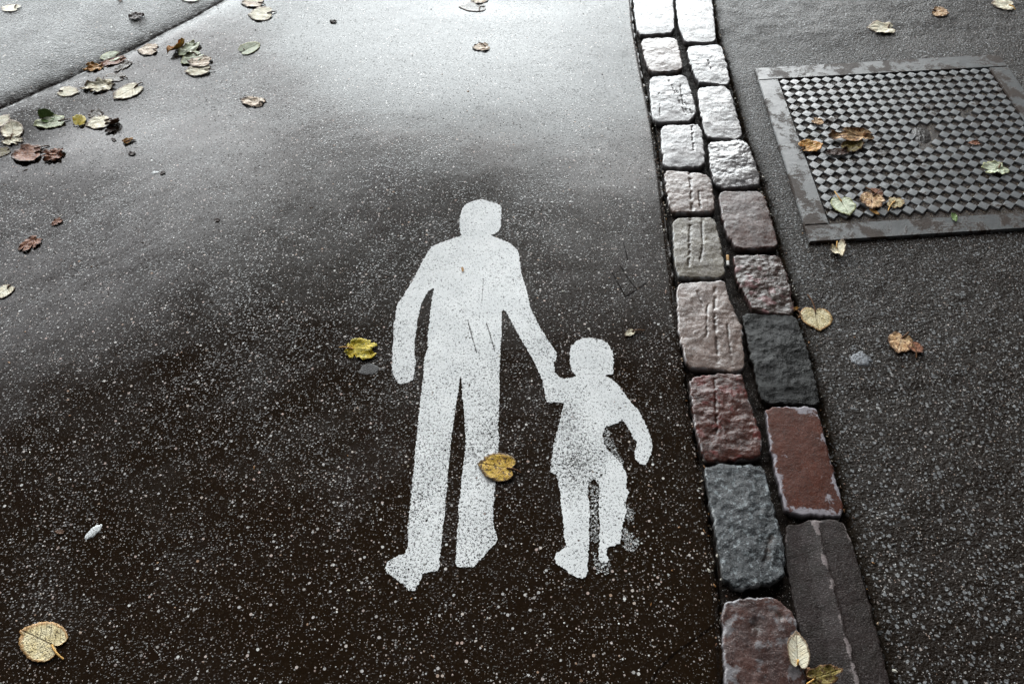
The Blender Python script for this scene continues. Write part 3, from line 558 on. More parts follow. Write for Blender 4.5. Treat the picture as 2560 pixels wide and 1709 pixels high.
def treads():
    rnd = random.Random(4); V, Fq = [], []; NX, NY = 20, 19.5
    for i in range(20):
        for j in range(20):
            cx, cy = (i + .5) / NX, (j + .48) / NY
            if cy > .99: continue
            if ((cx - cu) / .055) ** 2 + ((cy - cv) / .075) ** 2 < 1: continue
            if abs(cx - .775) < .03 and abs(cy - .345) < .02: continue
            hgt = ZT - .0006 + rnd.uniform(-.0007, .0004)
            if rnd.random() < .05: hgt -= .0015
            tx, ty = rnd.gauss(0, .010), rnd.gauss(0, .010)
            s = rnd.uniform(.955, 1.0)
            rings = [(.525, .0017), (.505 * s, hgt - .0007), (.478 * s, hgt)]
            base = len(V)
            for hd, z in rings:
                for k in range(8):
                    a = [(1, 0), (.5, .5), (0, 1), (-.5, .5), (-1, 0), (-.5, -.5), (0, -1), (.5, -.5)][k]
                    bul = 1.02 if k % 2 else 1.0
                    uu, vv = cx + a[0] * hd * bul / NX, cy + a[1] * hd * bul / NY
                    uu, vv = min(max(uu, .004), .996), min(max(vv, .004), .996)
                    p = LP(uu, vv); V.append((p[0] - o0[0], p[1] - o0[1], z + (tx * a[0] + ty * a[1]) * .016 * (z > .004)))
            c = len(V); p = LP(cx, cy); V.append((p[0] - o0[0], p[1] - o0[1], hgt + .0003))
            for r_ in range(2):
                for k in range(8): q = (k + 1) % 8; Fq.append((base + r_ * 8 + k, base + r_ * 8 + q, base + r_ * 8 + 8 + q, base + r_ * 8 + 8 + k))
            for k in range(0, 8, 2): Fq.append((base + 16 + k, base + 16 + k + 1, base + 16 + (k + 2) % 8, c))
    me = mesh_np('diamond_tread', V, np.array(Fq)[:, ::-1], smooth=False); link('diamond_tread', me, m_tread, mh)
treads()
def dome(name, u, v, ru, rv, hgt, mat, seed, parent=mh, rough=.3):
    na, nr = 40, 10; V, Fq = [], []; c = LP(u, v)
    for i in range(nr):
        r = 1 - i / nr
        for k in range(na):
            a = k / na * 2 * math.pi; p = LP(u + ru * r * math.cos(a), v + rv * r * math.sin(a))
            V.append((p[0] - o0[0], p[1] - o0[1], .0012 + hgt * (1 - r * r) * (1 + rough * float(noise(p[0], p[1], 60, seed)))))
    V.append((c[0] - o0[0], c[1] - o0[1], .0012 + hgt))
    for i in range(nr - 1):
        for k in range(na): q = (k + 1) % na; Fq.append((i * na + k, i * na + q, i * na + na + q, i * na + na + k))
    for k in range(0, na, 2): Fq.append(((nr - 1) * na + k, (nr - 1) * na + k + 1, (nr - 1) * na + (k + 2) % na, nr * na))
    return link(name, mesh_np(name, V, Fq), mat, parent)
n = N('wet_black_iron'); m_black = n.fin((.016, .011, .008), .3, n.bump(n.noise(120, 3), .004), .3)
n = N('hole_dark'); m_hole = n.fin((.012, .007, .004), .6, None, .2)
dome('lock_boss', cu, cv, .045, .065, .0045, m_black, 5)
dome('key_slot', .775, .345, .022, .014, .0016, m_hole, 6)
dome('key_slot', .80, .515, .022, .016, .003, m_black, 7)
# ------------------------------------------------------------------ leaves
def leaf_mat(name, c1, c2, spot=(.10, .05, .02), amt=.3, edge=None, rough=.38, vein=(.45, .38, .22), fine=0.0):
    n = N(name); uv = n.n('ShaderNodeUVMap').outputs[0]; sx = n.n('ShaderNodeSeparateXYZ'); n.put(sx.inputs[0], uv); x, y = sx.outputs[0], sx.outputs[1]
    oi = n.n('ShaderNodeObjectInfo').outputs['Random']; of = n.n('ShaderNodeCombineXYZ'); n.put(of.inputs[0], n.math('MULTIPLY', oi, 37.)); n.put(of.inputs[1], n.math('MULTIPLY', oi, 91.))
    co = n.vec('ADD', uv, of.outputs[0])
    ay = n.math('ABSOLUTE', y)
    fr = n.math('FRACT', n.math('MULTIPLY', n.math('SUBTRACT', x, n.math('MULTIPLY', ay, .75)), 6.5))
    lat = n.ss(n.math('ABSOLUTE', n.math('SUBTRACT', fr, .5)), .10, .02, 0, .7); mid = n.ss(ay, .028, .008)
    ve = n.math('MAXIMUM', lat, mid)
    col = n.mix(n.ss(n.noise(3.5, 4, .6, co), .35, .65), c1, c2)
    col = n.mix(n.math('MULTIPLY', ve, .55), col, vein)
    if amt: col = n.mix(n.ss(n.noise(7, 5, .65, co), .66 - .22 * amt, .70 - .20 * amt, 0, .9), col, spot)
    if fine: col = n.mix(n.ss(n.noise(26, 4, .6, co), .64 - .18 * fine, .68 - .18 * fine, 0, .85), col, tuple(q * .6 for q in spot))
    er = n.attr('rim')
    if edge: col = n.mix(n.ss(n.math('ADD', er, n.math('MULTIPLY', n.noise(9, 3, .5, co), .25)), .95, 1.08, 0, .85), col, edge)
    h = n.math('SUBTRACT', n.noise(16, 4, .6, co), n.math('MULTIPLY', ve, .8))
    return n.fin(col, n.ss(n.noise(12, 3, .5, co), .3, .7, rough - .05, rough + .15), n.bump(h, .0016), .18)
BR = (.12, .055, .022); DK = (.05, .022, .012)
LM = dict(
 cream=leaf_mat('cream_leaf', (.88, .83, .66), (.80, .70, .50), BR, .10, BR, vein=(.42, .36, .24)),
 pinkcream=leaf_mat('pinkish_cream_leaf', (.80, .68, .54), (.66, .48, .34), BR, .34, DK, vein=(.33, .22, .15)),
 palegreen=leaf_mat('pale_green_leaf', (.60, .66, .48), (.68, .70, .54), (.16, .16, .05), .22, (.30, .30, .12), vein=(.30, .33, .18)),
 yellow=leaf_mat('yellow_leaf', (.62, .44, .02), (.46, .38, .03), (.16, .14, .02), .42, None, vein=(.60, .50, .08), fine=.3),
 gold=leaf_mat('gold_leaf', (.62, .40, .06), (.48, .27, .03), (.07, .032, .008), .55, DK, vein=(.56, .38, .10), fine=.5),
 spotted=leaf_mat('spotted_tan_leaf', (.80, .70, .45), (.72, .58, .30), (.07, .045, .022), .30, (.34, .17, .05), vein=(.22, .15, .07), fine=.62),
 tan=leaf_mat('tan_leaf', (.72, .50, .28), (.52, .28, .12), (.13, .05, .025), .60, BR, vein=(.5, .38, .26), fine=.4),
 brown=leaf_mat('brown_leaf', (.17, .085, .04), (.11, .05, .025), DK, .5, None, vein=(.22, .12, .06)),
 redbrown=leaf_mat('red_brown_leaf', (.33, .135, .065), (.22, .08, .04), (.06, .02, .014), .4, DK, vein=(.33, .19, .14)),
 orange=leaf_mat('orange_leaf', (.46, .19, .03), (.50, .28, .07), (.16, .05, .01), .4, None, vein=(.55, .36, .12)),
 green=leaf_mat('green_leaf', (.10, .18, .035), (.17, .25, .08), (.03, .05, .015), .3, None, vein=(.22, .27, .12)),
 olive=leaf_mat('olive_leaf', (.20, .15, .035), (.14, .105, .03), (.07, .035, .012), .6, BR, vein=(.34, .27, .08), fine=.5),
 dark=leaf_mat('dark_leaf', (.035, .017, .011), (.06, .026, .016), DK, .3, None, vein=(.05, .03, .02)),
 film=leaf_mat('soaked_leaf', (.20, .17, .14), (.14, .115, .095), DK, .3, BR, vein=(.10, .07, .05), rough=.22))
n = N('leaf_stem'); m_stem = n.fin(n.mix(n.noise(200, 2), (.07, .028, .010), (.14, .065, .025)), .6, None, .15)
n = N('pale_leaf_stem'); m_stem2 = n.fin((.52, .30, .09), .6, None, .15)
def tube(pts, r0, r1, seg=6):
    pts = [np.asarray(p, float) for p in pts]; V, Fq = [], []
    for i, p in enumerate(pts):
        a = pts[min(i + 1, len(pts) - 1)] - pts[max(i - 1, 0)]; a = a / (np.linalg.norm(a) + 1e-9)
        s = np.cross(a, [0, 0, 1.]); s /= np.linalg.norm(s) + 1e-9; u = np.cross(s, a); r = r0 + (r1 - r0) * i / (len(pts) - 1)
        for k in range(seg): t = k / seg * 2 * math.pi; V.append(p + r * (s * math.cos(t) + u * math.sin(t)))
    for i in range(len(pts) - 1):
        for k in range(seg): q = (k + 1) % seg; Fq.append((i * seg + k, i * seg + q, i * seg + seg + q, i * seg + seg + k))
    return V, Fq
def stone_surf(x, y): return max(surf(x, y), .012)
def lid_surf(x, y): return .0085
def leaf(name, base, tip, wr, mat, label, stem=None, sf=surf, curl=.09, crumple=.10, fold=0.0, lobe=.45, seed=1, group='fallen leaves', cat='leaf', sr=.0021, pale=False, torn=0.0, lift=.0015, twist=0.0):
    b, t = PS(*base, sf), PS(*tip, sf)
    mx_, my_ = (base[0] + tip[0]) / 2, (base[1] + tip[1]) / 2; hx_, hy_ = -(tip[1] - base[1]) * wr / 2, (tip[0] - base[0]) * wr / 2
    wv = PS(mx_ + hx_, my_ + hy_, sf) - PS(mx_ - hx_, my_ - hy_, sf); wr = abs(wv[0] * (t - b)[1] - wv[1] * (t - b)[0]) / float((t - b) @ (t - b))   # measured width of the lying blade
    ax = t - b; L = float(np.hypot(*ax)); ax = ax / L; ay = np.array([-ax[1], ax[0]])
    na, nr = 84, 13; ph = (np.arange(na) / na) * 2 * np.pi - np.pi
    r = ((1 + np.cos(ph)) / 2) ** lobe
    r = r * (1 + .10 * np.exp(-(ph / .16) ** 2)) * (1 + .018 * np.sin(ph * 29) + .05 * fbm(np.cos(ph), np.sin(ph), 2.2, seed, 3))
    if torn: r = r * (1 - torn * np.clip(fbm(np.cos(ph), np.sin(ph), 3.1, seed + 40, 2), 0, 1) * 1.2)
    mxs = np.max(np.abs(r * np.sin(ph)))
    rr = np.linspace(0, 1, nr)
    lx = rr[:, None] * (r * np.cos(ph))[None] / 1.10; ly = rr[:, None] * (r * np.sin(ph) / mxs * .5 * wr)[None]
    lx = lx * 1.0; ry = np.abs(ly)
    z = .7 * curl * (rr[:, None] ** 2) * (.30 + .7 * sst(-.2, .5, fbm(lx, ly, 2.0, seed + 7, 2))) * .25
    z = z + crumple * (fbm(lx, ly, 3.4, seed, 3) + .4) * .13 * (.25 + rr[:, None])
    z = z + fold * np.clip(ly, 0, 1) * 1.1 + twist * lx * ly
    ly2 = np.where(ly > 0, ly * (1 - .45 * abs(fold)), ly)
    X = b[0] + L * (lx * ax[0] + ly2 * ay[0]); Y = b[1] + L * (lx * ax[1] + ly2 * ay[1])
    S0 = surfv(X, Y) if sf is surf else np.full(X.shape, sf(b[0], b[1]))
    if sf is stone_surf: S0 = S0 + .004
    Z = S0 + lift + np.maximum(z * L, 0)
    z0 = float(Z[0].mean())
    e = bpy.data.objects.new(name, None); C.objects.link(e); e.location = (b[0], b[1], float(S0[0, 0]))
    V = np.stack([X - b[0], Y - b[1], Z - S0[0, 0]], -1).reshape(-1, 3)
    i = np.arange(nr * na).reshape(nr, na); q = np.roll(i, -1, 1)
    Fq = np.stack([i[:-1], i[1:], q[1:], q[:-1]], -1).reshape(-1, 4)
    me = mesh_np('blade', V, Fq)
    uvl = me.uv_layers.new(name='UVMap'); li = np.empty(len(me.loops), np.int32); me.loops.foreach_get('vertex_index', li)
    UV = np.stack([lx.ravel(), ly.ravel()], -1)[li]; uvl.data.foreach_set('uv', UV.astype(np.float32).ravel())
    setattr_f(me, 'rim', np.repeat(rr[:, None], na, 1).ravel())
    bl = link('blade', me, LM[mat], e)
    so = bl.modifiers.new('thickness', 'SOLIDIFY'); so.thickness = .0003; so.offset = 1
    if stem:
        s = PS(*stem, sf); n_ = 9; pts = []
        side = np.array([-(s - b)[1], (s - b)[0]])
        for k in range(n_):
            a = k / (n_ - 1); p = b + (s - b) * a + side * .05 * math.sin(a * math.pi) * (1 if seed % 2 else -1)
            zz = sf(p[0], p[1]) if sf is surf else float(S0[0, 0])
            pts.append((p[0] - b[0], p[1] - b[1], max(zz, float(S0[0, 0]) - .01) - S0[0, 0] + lift + .0012 + .0025 * math.sin(a * math.pi)))
        V2, F2 = tube([(-(s - b)[0] * .25, -(s - b)[1] * .25, pts[0][2] + .0003)] + pts if False else pts, sr, sr * .8)
        link('stem', mesh_np('stem', V2, F2), m_stem2 if pale else m_stem, e)
    return tag(e, label, cat, group)
a = leaf  # rows below: base px, tip px, width/length, material, label, stem end px ...
a('fallen_leaf', (38, 22), (2, 20), .55, 'cream', 'cream leaf at the top left photo corner', (42, 14), seed=1)
a('leaf_fragment', (348, 44), (322, 38), .8, 'dark', 'dark red-brown crumpled leaf scrap on the road beyond the seam', None, crumple=.7, seed=2, cat='leaf fragment')
a('leaf_fragment', (302, 2), (293, -4), .7, 'redbrown', 'tiny red scrap at the top edge left of the seam', None, crumple=.5, seed=3, cat='leaf fragment')
a('fallen_leaf', (490, -2), (450, -6), .5, 'pinkcream', 'pinkish leaf half cut off by the top edge, just left of the cream pair', None, seed=4)
a('fallen_leaf', (646, 8), (602, 8), .58, 'pinkcream', 'rosy cream leaf by the top edge with a darker left tip, upper of the pair', (664, 15), seed=5, crumple=.25)
a('fallen_leaf', (668, 35), (620, 40), .74, 'cream', 'cream heart-shaped leaf with a long brown stem, lower of the pair by the top edge', (692, 30), seed=6, crumple=.2)
a('fallen_leaf', (384, 124), (343, 128), .68, 'pinkcream', 'cream leaf with a round brown spot beside the seam', (392, 132), seed=7, crumple=.35)
a('fallen_leaf', (290, 142), (250, 148), .62, 'palegreen', 'pale green leaf lying on the dark seam', (302, 132), seed=8)
a('leaf_fragment', (248, 168), (206, 174), .5, 'orange', 'orange-brown crumpled leaf in the seam under the pale green one', None, crumple=.8, seed=9, torn=.4, cat='leaf fragment')
a('fallen_leaf', (300, 150), (236, 168), .3, 'redbrown', 'dark red soaked leaf beneath the pale green leaf on the seam', (307, 150), crumple=.3, seed=10, lift=.0006, torn=.3)
a('fallen_leaf', (300, 194), (256, 194), .5, 'film', 'soaked translucent greenish leaf with a long stem above the crumpled cream one', (320, 197), seed=11, lift=.0008, torn=.2)
a('leaf_fragment', (318, 160), (286, 182), .45, 'film', 'faded purplish leaf scrap beside the soaked greenish leaf', None, crumple=.3, seed=12, lift=.0006, torn=.5, cat='leaf fragment')
a('fallen_leaf', (158, 229), (199, 233), .68, 'cream', 'small smooth cream leaf with its stem pointing left', (148, 230), seed=13)
a('fallen_leaf', (270, 214), (202, 223), .46, 'cream', 'broad crumpled cream leaf with a frilly outline', None, crumple=.75, seed=14, torn=.35)
a('fallen_leaf', (336, 222), (283, 250), .62, 'cream', 'large whitish ribbed leaf with a thick brown stem up right', (357, 208), seed=15, curl=.1)
a('fallen_leaf', (455, 118), (420, 141), .42, 'orange', 'rust-orange curled leaf standing up at the left of the big clump', None, curl=1.6, fold=.8, crumple=.4, seed=16)
a('fallen_leaf', (484, 116), (450, 146), .62, 'palegreen', 'pale green leaf with a dark curled tip at the top of the big clump', None, crumple=.5, seed=17, curl=.5)
a('fallen_leaf', (494, 142), (453, 162), .62, 'palegreen', 'greyish green leaf in the middle of the big clump', (480, 133), crumple=.4, seed=18, lift=.003)
a('fallen_leaf', (516, 158), (470, 158), .62, 'pinkcream', 'pinkish white leaf with a dark corner in the big clump', None, crumple=.35, seed=19, lift=.005)
a('fallen_leaf', (512, 176), (461, 182), .56, 'cream', 'cream leaf with brown edge spots at the bottom of the big clump', (537, 177), crumple=.3, seed=20, lift=.003, sr=.0016)
a('fallen_leaf', (612, 128), (652, 110), .62, 'palegreen', 'pale grey-green ribbed leaf folded along its midrib, right of the big clump', (610, 124), fold=.15, seed=21)
a('fallen_leaf', (648, 258), (601, 250), .58, 'pinkcream', 'lone wrinkled cream leaf left of the dark streak in the wet path', (651, 265), crumple=.5, seed=22)
a('leaf_fragment', (838, 56), (824, 52), .6, 'dark', 'tiny dark scrap in the bright wet part of the path', None, crumple=.8, seed=23, cat='leaf fragment')
a('fallen_leaf', (-6, 310), (24, 288), .75, 'cream', 'cream leaf cut by the left edge, upper in the corner cluster', None, seed=24)
a('fallen_leaf', (32, 336), (30, 303), 1.75, 'cream', 'wide fan-shaped cream leaf at the left edge with its stem pointing down', (26, 350), seed=25, curl=.5)
a('fallen_leaf', (20, 350), (61, 355), .72, 'cream', 'yellowish cream leaf with a ragged end below the fan-shaped one', None, seed=26, crumple=.35, torn=.35)
a('fallen_leaf', (110, 298), (140, 290), .85, 'green', 'upright dark green folded leaf half on the left cluster', (96, 290), fold=.7, curl=.7, seed=27)
a('fallen_leaf', (146, 304), (82, 314), .48, 'palegreen', 'pale grey-green wet leaf lying under the dark green one', (176, 299), seed=28, crumple=.4, lift=.001)
a('fallen_leaf', (198, 312), (206, 290), 1.3, 'yellow', 'small bright yellow folded leaf beside a cream one', (183, 314), fold=.7, curl=.6, seed=29)
a('fallen_leaf', (262, 304), (214, 316), .66, 'cream', 'cream leaf right of the bright yellow one, stem to the right', (280, 298), seed=30, crumple=.3)
a('leaf_fragment', (248, 282), (220, 294), .7, 'film', 'purplish soaked scrap above the cream leaf next to the yellow one', None, crumple=.5, seed=31, lift=.0008, torn=.4, cat='leaf fragment')
a('fallen_leaf', (294, 308), (264, 316), .55, 'brown', 'dark brown curled leaf right of the cream one beside the yellow', None, curl=1.3, fold=.7, seed=32)
a('leaf_fragment', (284, 326), (262, 333), .5, 'dark', 'dark curled scrap with a pale tip below the brown curled leaf', None, curl=1., crumple=.6, seed=33, cat='leaf fragment')
a('leaf_fragment', (287, 352), (279, 347), .8, 'dark', 'tiny black speck of leaf above the orange scrap', None, crumple=.5, seed=34, cat='leaf fragment')
a('leaf_fragment', (314, 357), (336, 348), .5, 'orange', 'small orange twisted scrap on the grey path', (340, 352), curl=1., crumple=.6, seed=35, cat='leaf fragment')
a('leaf_fragment', (334, 386), (320, 383), .7, 'dark', 'small dark brown scrap just below the orange one', None, crumple=.6, seed=36, cat='leaf fragment')
a('fallen_leaf', (88, 384), (26, 392), .72, 'redbrown', 'large reddish brown leaf near the left edge', (106, 380), curl=.6, seed=37, crumple=.2)
a('fallen_leaf', (86, 372), (76, 366), 1.0, 'redbrown', 'dull red soaked leaf tucked behind the large reddish brown one', (124, 365), seed=38, lift=.0008, torn=.3)
a('fallen_leaf', (148, 388), (94, 396), .6, 'redbrown', 'lobed wrinkled brown leaf right of the large reddish one', (149, 372), curl=.5, crumple=.8, seed=39, torn=.4)
a('fallen_leaf', (14, 378), (-26, 392), .5, 'olive', 'dark olive leaf cut by the left edge beside the reddish one', None, seed=40, lift=.001)
a('leaf_fragment', (150, 552), (126, 566), .6, 'redbrown', 'small rusty red leaf alone on the left path', None, crumple=.5, seed=41, torn=.4, cat='leaf fragment')
a('fallen_leaf', (88, 602), (46, 634), .62, 'redbrown', 'dark rusty leaf with a ragged outline at the left, in the grey sheen', None, crumple=.5, seed=42, torn=.5, lift=.001)
a('fallen_leaf', (20, 722), (-14, 750), .7, 'cream', 'pale yellow leaf cut by the left edge halfway down', (28, 714), seed=43)
a('leaf_fragment', (410, 431), (400, 438), .6, 'dark', 'tiny black scrap in the middle of the left wet patch', None, crumple=.6, seed=44, cat='leaf fragment')
a('leaf_fragment', (546, 551), (535, 550), .8, 'dark', 'round black speck left of the adult figure, on dark path', None, crumple=.6, seed=45, cat='leaf fragment')
a('fallen_leaf', (1200, 18), (1146, 17), .45, 'film', 'soaked translucent leaf at the top edge, only outline and stem showing', (1200, 30), seed=46, lift=.0007)
a('fallen_leaf', (1190, 4), (1222, -4), .6, 'pinkcream', 'cream and brown wrinkled leaf at the top edge right of the soaked one', None, seed=47, crumple=.4)
a('fallen_leaf', (1214, 118), (1180, 122), .6, 'pinkcream', 'lone small cream and brown leaf in the white glare', (1196, 108), seed=48, crumple=.5)
a('fallen_leaf', (2220, 72), (2165, 70), .58, 'cream', 'cream leaf with a wavy edge on the right pavement near the top', (2224, 62), seed=49, crumple=.35, torn=.2)
a('fallen_leaf', (2340, 30), (2373, 36), .78, 'tan', 'tan leaf with its stem to the left, top right pavement', (2328, 27), seed=50, crumple=.4)
a('fallen_leaf', (2522, 14), (2477, 10), .62, 'cream', 'whitish leaf by the top right photo corner', (2537, 26), seed=51, crumple=.3, pale=True)
a('leaf_fragment', (2037, 303), (2060, 312), .7, 'tan', 'small pale brown scrap on the tread plate, uppermost there', None, sf=lid_surf, curl=.6, crumple=.4, seed=52, cat='leaf fragment')
a('fallen_leaf', (2012, 370), (2056, 362), .75, 'orange', 'orange-yellow leaf on the left side of the tread plate', (1998, 381), sf=lid_surf, curl=.4, crumple=.35, seed=53)
a('fallen_leaf', (2155, 346), (2062, 346), .32, 'tan', 'long mottled brown and cream leaf on the tread plate, right of the orange one', None, sf=lid_surf, curl=.6, crumple=.4, seed=54, torn=.3, lift=.006)
a('fallen_leaf', (2120, 372), (2156, 352), .9, 'olive', 'golden brown leaf under the long mottled one on the tread plate', None, sf=lid_surf, curl=.5, crumple=.4, seed=55, lift=.002)
a('leaf_fragment', (2108, 380), (2062, 384), .4, 'dark', 'dark red rotten scrap below the mottled leaf on the tread plate', None, sf=lid_surf, seed=56, crumple=.5, cat='leaf fragment')
a('fallen_leaf', (2496, 423), (2450, 423), .75, 'palegreen', 'pale yellow-green lobed leaf on the right part of the tread plate', (2504, 408), sf=lid_surf, curl=.5, crumple=.3, seed=57, torn=.4)
a('leaf_fragment', (2496, 424), (2524, 432), .6, 'palegreen', 'narrow pale green scrap touching the lobed leaf on the tread plate', None, sf=lid_surf, curl=.4, seed=58, cat='leaf fragment')
a('fallen_leaf', (2103, 505), (2122, 540), 1.4, 'palegreen', 'round pale green leaf with its stem up left, lower left of the tread plate', (2086, 480), sf=lid_surf, seed=59, pale=True, crumple=.2)
a('fallen_leaf', (2180, 494), (2176, 528), 1.9, 'tan', 'large blotched cream and brown leaf near the bottom of the tread plate', (2200, 474), sf=lid_surf, seed=60, crumple=.35, lift=.004, torn=.15)
a('fallen_leaf', (2186, 484), (2206, 478), 1.4, 'redbrown', 'dark red-brown leaf behind the large blotched one on the tread plate', (2164, 470), sf=lid_surf, seed=61, crumple=.3, lift=.001)
a('fallen_leaf', (2236, 506), (2222, 494), 1.0, 'spotted', 'squarish yellow-tan leaf touching the large blotched one', (2219, 530), sf=lid_surf, seed=62, crumple=.4, lift=.003, torn=.3, pale=True)
a('fallen_leaf', (2234, 506), (2254, 520), 1.5, 'spotted', 'torn yellow-tan leaf corner at the right end of the bottom clump on the tread plate', None, sf=lid_surf, seed=63, crumple=.3, lift=.0025, torn=.3)
a('leaf_fragment', (2180, 526), (2198, 538), .4, 'orange', 'orange-brown tip poking out below the large blotched leaf', None, sf=lid_surf, seed=64, cat='leaf fragment')
a('leaf_fragment', (2384, 539), (2388, 557), .8, 'green', 'tiny bright green leaf on the lower bar of the cover frame', None, sf=lid_surf, seed=65, curl=.5, cat='leaf fragment')
a('leaf_fragment', (2442, 358), (2418, 360), .5, 'redbrown', 'small dark red scrap right of the lock on the tread plate', None, sf=lid_surf, seed=66, crumple=.5, cat='leaf fragment')
a('fallen_leaf', (2092, 622), (2104, 646), 1.35, 'cream', 'pale yellow curled leaf standing off the pavement below the cover', (2094, 598), curl=1.8, fold=.9, seed=67, pale=True)
a('fallen_leaf', (2038, 783), (2047, 828), 1.75, 'spotted', 'round yellow leaf with dark spots right of the black sett', (2018, 738), seed=68, crumple=.15)
a('fallen_leaf', (1986, 776), (1956, 789), .5, 'orange', 'small orange folded leaf beside the black sett', (2002, 790), curl=.9, fold=.6, seed=69)
a('fallen_leaf', (2254, 846), (2243, 884), 1.75, 'tan', 'brown and cream marbled leaf alone on the coarse right pavement', (2270, 832), seed=70, crumple=.25)
a('fallen_leaf', (2282, 864), (2306, 884), .9, 'redbrown', 'reddish brown leaf end joined to the marbled leaf', (2290, 896), seed=71, curl=.5, crumple=.3)
a('fallen_leaf', (884, 874), (954, 880), .82, 'yellow', 'yellow-green jagged leaf left of the adult figure with its stem to the left', (849, 870), seed=72, crumple=.45, torn=.5, pale=True)
a('leaf_fragment', (1580, 830), (1562, 842), .8, 'cream', 'small cream shrivelled scrap with a twig above the child figure', (1612, 828), curl=.8, crumple=.4, seed=73, cat='leaf fragment')
a('leaf_fragment', (1156, 672), (1158, 682), .6, 'orange', 'orange fleck on the chest of the adult figure', None, seed=74, cat='leaf fragment', lift=.003)
a('fallen_leaf', (1267, 1172), (1196, 1160), 1.02, 'gold', 'golden brown leaf over the knee of the adult figure', (1302, 1183), seed=75, crumple=.2, lift=.003, curl=.12)
a('fallen_leaf', (131, 1612), (55, 1576), 1.35, 'spotted', 'large speckled straw-coloured leaf in the bottom left corner', (160, 1648), seed=76, crumple=.12, pale=True)
a('leaf_fragment', (156, 1330), (136, 1328), .55, 'brown', 'small brown scrap left of the white fleck', None, seed=77, crumple=.3, cat='leaf fragment')
a('fallen_leaf', (1993, 1652), (1989, 1580), .88, 'cream', 'clean cream leaf lying on the bottom purplish sett', (1992, 1664), sf=stone_surf, seed=78, pale=True, curl=.15, crumple=.06, fold=.25)
a('fallen_leaf', (2036, 1696), (2104, 1676), .8, 'olive', 'mottled olive leaf at the bottom edge against the kerbstone', (2014, 1712), sf=stone_surf, seed=79, curl=.4, crumple=.35, torn=.2, pale=True)
a('leaf_fragment', (2040, 700), (2036, 706), .6, 'orange', 'faint orange crumb above the round spotted leaf', None, seed=80, cat='leaf fragment') if False else None
# ------------------------------------------------------------------ small litter
def butt(p0, p1, label, cf, zb=0.0, rad=.0040):
    b, t = P0(*p0, zb), P0(*p1, zb); d = t - b
    e = bpy.data.objects.new('cigarette_butt', None); C.objects.link(e); e.location = (*b, zb)
    zc = rad
    def cyl(nm, a0, a1, mat):
        pts = [np.array([d[0] * q, d[1] * q, zc]) for q in np.linspace(a0, a1, 6)]
        V, Fq = tube(pts, rad, rad * .97, 14); m0 = len(V)
        me = mesh_np(nm, V, Fq); bm = bmesh.new(); bm.from_mesh(me); bmesh.ops.holes_fill(bm, edges=[x for x in bm.edges if len(x.link_faces) == 1], sides=0); bm.to_mesh(me); bm.free()
        link(nm, me, mat, e)
    n1 = N('filter_paper'); mf = n1.fin(n1.mix(n1.noise(300, 3), cf, tuple(c * .75 for c in cf)), .6, n1.bump(n1.noise(400, 2), .001), .3)
    cyl('filter', 0, .55 if cf[2] > .1 and cf[0] > .5 else .97, mf)
    if cf[0] > .5: n2 = N('white_paper'); cyl('paper', .56, 1, n2.fin((.72, .70, .66), .6, n2.bump(n2.noise(400, 2), .001), .3))
    return tag(e, label, 'cigarette butt', 'cigarette butts in the stone joints')
butt((1818, 642), (1819, 668), 'white and orange cigarette butt in the joint right of the ochre sett', (.62, .36, .14), -.008, .0042)
butt((2014, 1673), (2024, 1699), 'peach-coloured cigarette butt beside the olive leaf at the bottom edge', (.48, .25, .14), -.004, .0065)
def blob(name, c, rx, ry, mat, label, cat, hgt=.0016, seed=1, ang=0.0):
    p = PS(*c, surf); na, nr = 48, 8; V, Fq = [], []
    for i in range(nr):
        r = 1 - i / nr
        for k in range(na):
            t = k / na * 2 * math.pi; q = r * (1 + .22 * float(noise(math.cos(t), math.sin(t), 1.7, seed)))
            lx, ly = rx * q * math.cos(t), ry * q * math.sin(t); x = lx * math.cos(ang) - ly * math.sin(ang); y = lx * math.sin(ang) + ly * math.cos(ang)
            V.append((x, y, surf(p[0] + x, p[1] + y) - surf(*p) + (-.001 if i == 0 else hgt * (1 - r ** 4))))
    for i in range(nr - 1):
        for k in range(na): q = (k + 1) % na; Fq.append((i * na + k, i * na + q, i * na + na + q, i * na + na + k))
    V.append((0, 0, hgt)); 
    for k in range(0, na, 2): Fq.append(((nr - 1) * na + k, (nr - 1) * na + k + 1, (nr - 1) * na + (k + 2) % na, nr * na))
    o = link(name, mesh_np(name, V, Fq), mat, None, (*p, surf(*p))); return tag(o, label, cat)
n = N('old_gum'); m_gum = n.fin(n.mix(n.noise(260, 3), (.020, .017, .016), (.034, .030, .028)), .5, n.bump(n.noise(300, 3), .001), .4)
n = N('pale_gum'); m_gum2 = n.fin(n.mix(n.ss(n.noise(240, 3), .4, .6), (.06, .06, .065), (.22, .23, .25)), .4, n.bump(n.noise(250, 3), .003), .4)
n = N('paint_fleck'); m_fl = n.fin(n.mix(n.ss(n.noise(500, 3), .52, .6), (.68, .70, .70), (.12, .11, .10)), .5, None, .4)
blob('gum_spot', (923, 923), .026, .020, m_gum, 'dark grey flattened gum spot under the yellow-green leaf', 'gum', hgt=.0006, seed=3)
blob('gum_spot', (2153, 898), .026, .022, m_gum2, 'pale grey worn gum spot on the coarse right pavement', 'gum', hgt=.0022, seed=4)
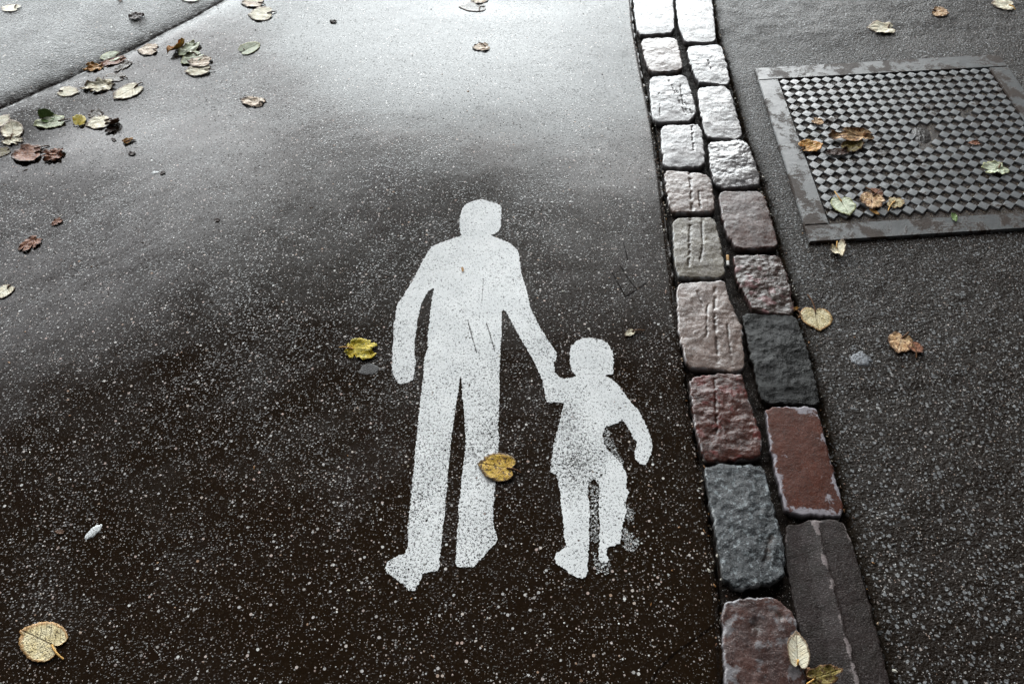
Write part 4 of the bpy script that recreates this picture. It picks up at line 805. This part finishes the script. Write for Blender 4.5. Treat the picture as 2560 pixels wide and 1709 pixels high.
blob('paint_fleck', (234, 1329), .021, .010, m_fl, 'white oblong paint fleck on the dark lower left path', 'paint fleck', seed=5, ang=.95)
blob('paint_fleck', (388, 432), .012, .008, m_fl, 'tiny white fleck in the grey left part of the path', 'paint fleck', seed=6)
# leaf crumbs and grit in the joints: far too many and too small to count
def crumbs():
    rnd = random.Random(11); V, Fq = [], []; cols = []
    for k in range(800):
        q = rnd.random(); y = rnd.uniform(.45, 3.1)
        if q < .34: x = float(kerbL(y)) + rnd.gauss(-.004, .008)
        elif q < .62: x = float(kerbR(y)) + rnd.gauss(.004, .010)
        elif q < .80: x = float(seam(y)) + rnd.gauss(.01, .03)
        else: x = rnd.uniform(-1.6, 1.4)
        on_cover = x > oTL[0] - .05 and oBL[1] - .06 < y < oTR[1] + .06
        if on_cover: continue
        kk = float(kerbL(y)) - .002 < x < float(kerbR(y)) + .002
        z = (-.005 if kk else surf(x, y)) + .0012; r = rnd.uniform(.0012, .0032) * (1.5 if rnd.random() < .12 else 1); a0 = rnd.uniform(0, 6.28); asp = rnd.choice([1, 1.4, 2.2, 4.5]); b0 = len(V)
        for t in range(6):
            a = t / 6 * 6.283; rr = r * rnd.uniform(.7, 1.2); px, py = rr * math.cos(a) * asp ** .5, rr * math.sin(a) / asp ** .5
            V.append((x + px * math.cos(a0) - py * math.sin(a0), y + px * math.sin(a0) + py * math.cos(a0), z + rnd.uniform(-.001, .001)))
        V.append((x, y, z + .0012))
        c = rnd.random()
        for t in range(6): Fq.append((b0 + t, b0 + (t + 1) % 6, b0 + 6)); 
        cols += [c] * 7
    me = mesh_np('leaf_crumbs', V, Fq, False); setattr_f(me, 'tone', cols)
    n = N('leaf_crumbs'); col = n.ramp(n.attr('tone'), [(0, (.03, .015, .008)), (.35, (.12, .05, .02)), (.55, (.30, .14, .04)), (.75, (.42, .36, .28)), (1, (.5, .48, .42))])
    o = link('leaf_crumbs', me, n.fin(col, .5, None, .3)); tag(o, 'tiny leaf crumbs and grit scattered along the stone joints and the seam', 'leaf litter', kind='stuff')
crumbs()
